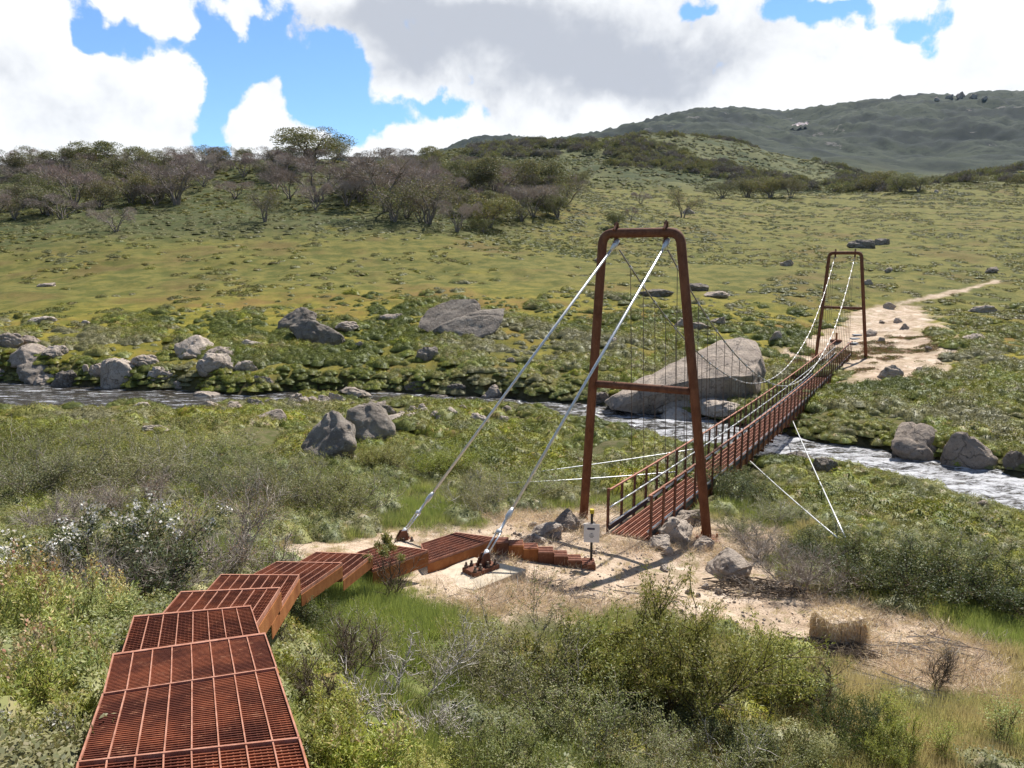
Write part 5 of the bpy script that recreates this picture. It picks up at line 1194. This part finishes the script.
# dry straw and twig litter on the bare ground
LV = [clump(360 + i, 60, .35, .03, .20, .006, M['straw'], True, .05) for i in range(4)] + [clump(366, 26, .35, .03, .26, .010, M['twig_dead'], True, .05)]
x, y, z, dm, gm = scatter(34000, 6, 24, 24, 1.3); keep = (dm > .3) & (rs.rand(len(x)) < .22 + 1.6 * fbm(x, y, .7, 3)); x, y, z = x[keep], y[keep], z[keep]
stuff('dry_litter', 'dry straw and twigs strewn over the bare ground', None, C3(x, y, z + .01), LV, rs.uniform(.5, 1.2, len(x)), rs.rand(len(x)), 4)
x, y, z, dm, gm = scatter(16000, 36, 62, 34, 1.3, 14, 34); keep = (dm > .5); x, y, z = x[keep], y[keep], z[keep]
ST = [clump(370 + i, 60, .3, .10, .08, .03, M['twig_red' if i == 1 else 'leaf_meadow'], True, .4) for i in range(3)]; keep = fbm(x, y, .8, 3) > .12; x, y, z = x[keep], y[keep], z[keep]
stuff('dry_scrub', 'dry brown scrub patches on the bare ground by the far tower', None, C3(x, y, z), ST, rs.uniform(.4, 1.1, len(x)), rs.rand(len(x)), 14)
# meadow shrublets beyond the stream up to the hill
MV = [clump(380 + i, 170, .7, .26, .11, .07, M['leaf_meadow'], core=True) for i in range(4)]
x, y, z, dm, gm = scatter(100000, 58, 950, 25, .8); d = np.hypot(x, y); nz = fbm(x, y * .6, .11, 4) * .55 + fbm(x, y * .7, .5, 3) * .7; hillz = sm(100, 135, y) * (x < 40)
keep = (dm < .3) & (nz > .04 - .60 * hillz + .12 * sm(60, 70, y) * sm(105, 90, y) * (x < 25)); x, y, z, d, hillz = x[keep], y[keep], z[keep], d[keep], hillz[keep]
tn = np.clip(.5 + .22 * hillz + fbm(x, y, .05, 3) * .9, 0, 1); stuff('meadow_heath', 'patches of low grey-green heath over the far meadow and hill', None, C3(x, y, z - .08), MV, rs.uniform(.3, 1.0, len(x)) * (1 + sm(120, 700, d) * 2.6), tn, 5)
GRV = [rock_mesh(90 + i, 'granite_pale', 1) for i in range(3)]
x, y, z, dm, gm = scatter(26000, 6, 24, 44, 1.3); keep = (dm > .4) & (fbm(x, y, .55, 3) > .0); x, y, z = x[keep], y[keep], z[keep]
stuff('gravel', 'small stones and clods scattered over the bare ground', None, C3(x, y, z), GRV, np.exp(rs.normal(-4.0, .55, len(x))), rs.rand(len(x)), 9)
# woodland that reads as one mass on the ridge and on the mountain foot
WV = [clump(400 + i, 520, 4.0, 4.2, .75, .36, M['twig_far' if i % 2 else 'leaf_tree']) for i in range(5)]
x, y, z, dm, gm = scatter(30000, 430, 1100, 26, 1.0, -8, 42); px = 512 + FPX * x / y * .985; nz = fbm(x, y, .012, 4)
r_ = np.hypot(x, y); keep = ((nz > .06) & (px > 600) & (px < 890)) | ((nz > .30)) | ((px > 905) & (nz > 0) & (y > 560)); keep &= rs.rand(len(x)) < .4; x, y, z = x[keep], y[keep], z[keep]
stuff('ridge_woodland', 'grey-brown snow gum woodland covering the far ridge', None, C3(x, y, z - .4), WV, rs.uniform(.6, 1.25, len(x)), rs.rand(len(x)), 6)

# ------------------------------------------------------------------ haze
hv = [(-3500, -3500), (3500, -3500), (3500, 3500), (-3500, 3500)]; hb = MB(); hb.prism([(a, b, -420) for a, b in hv], [(a, b, 620) for a, b in hv])
hm = bpy.data.materials.new('thin_mountain_haze'); hm.use_nodes = True; hm.node_tree.nodes.clear(); w = NT(hm.node_tree); o_ = w.new('ShaderNodeOutputMaterial'); pv = w.new('ShaderNodeVolumePrincipled')
pv.inputs['Color'].default_value = (.50, .70, 1.0, 1); pv.inputs['Density'].default_value = .000018; pv.inputs['Anisotropy'].default_value = 0; hm.node_tree.links.new(pv.outputs[0], o_.inputs['Volume'])
ho = hb.build('haze', hm); ho['kind'] = 'stuff'; ho['label'] = 'thin bluish haze over the far mountain'
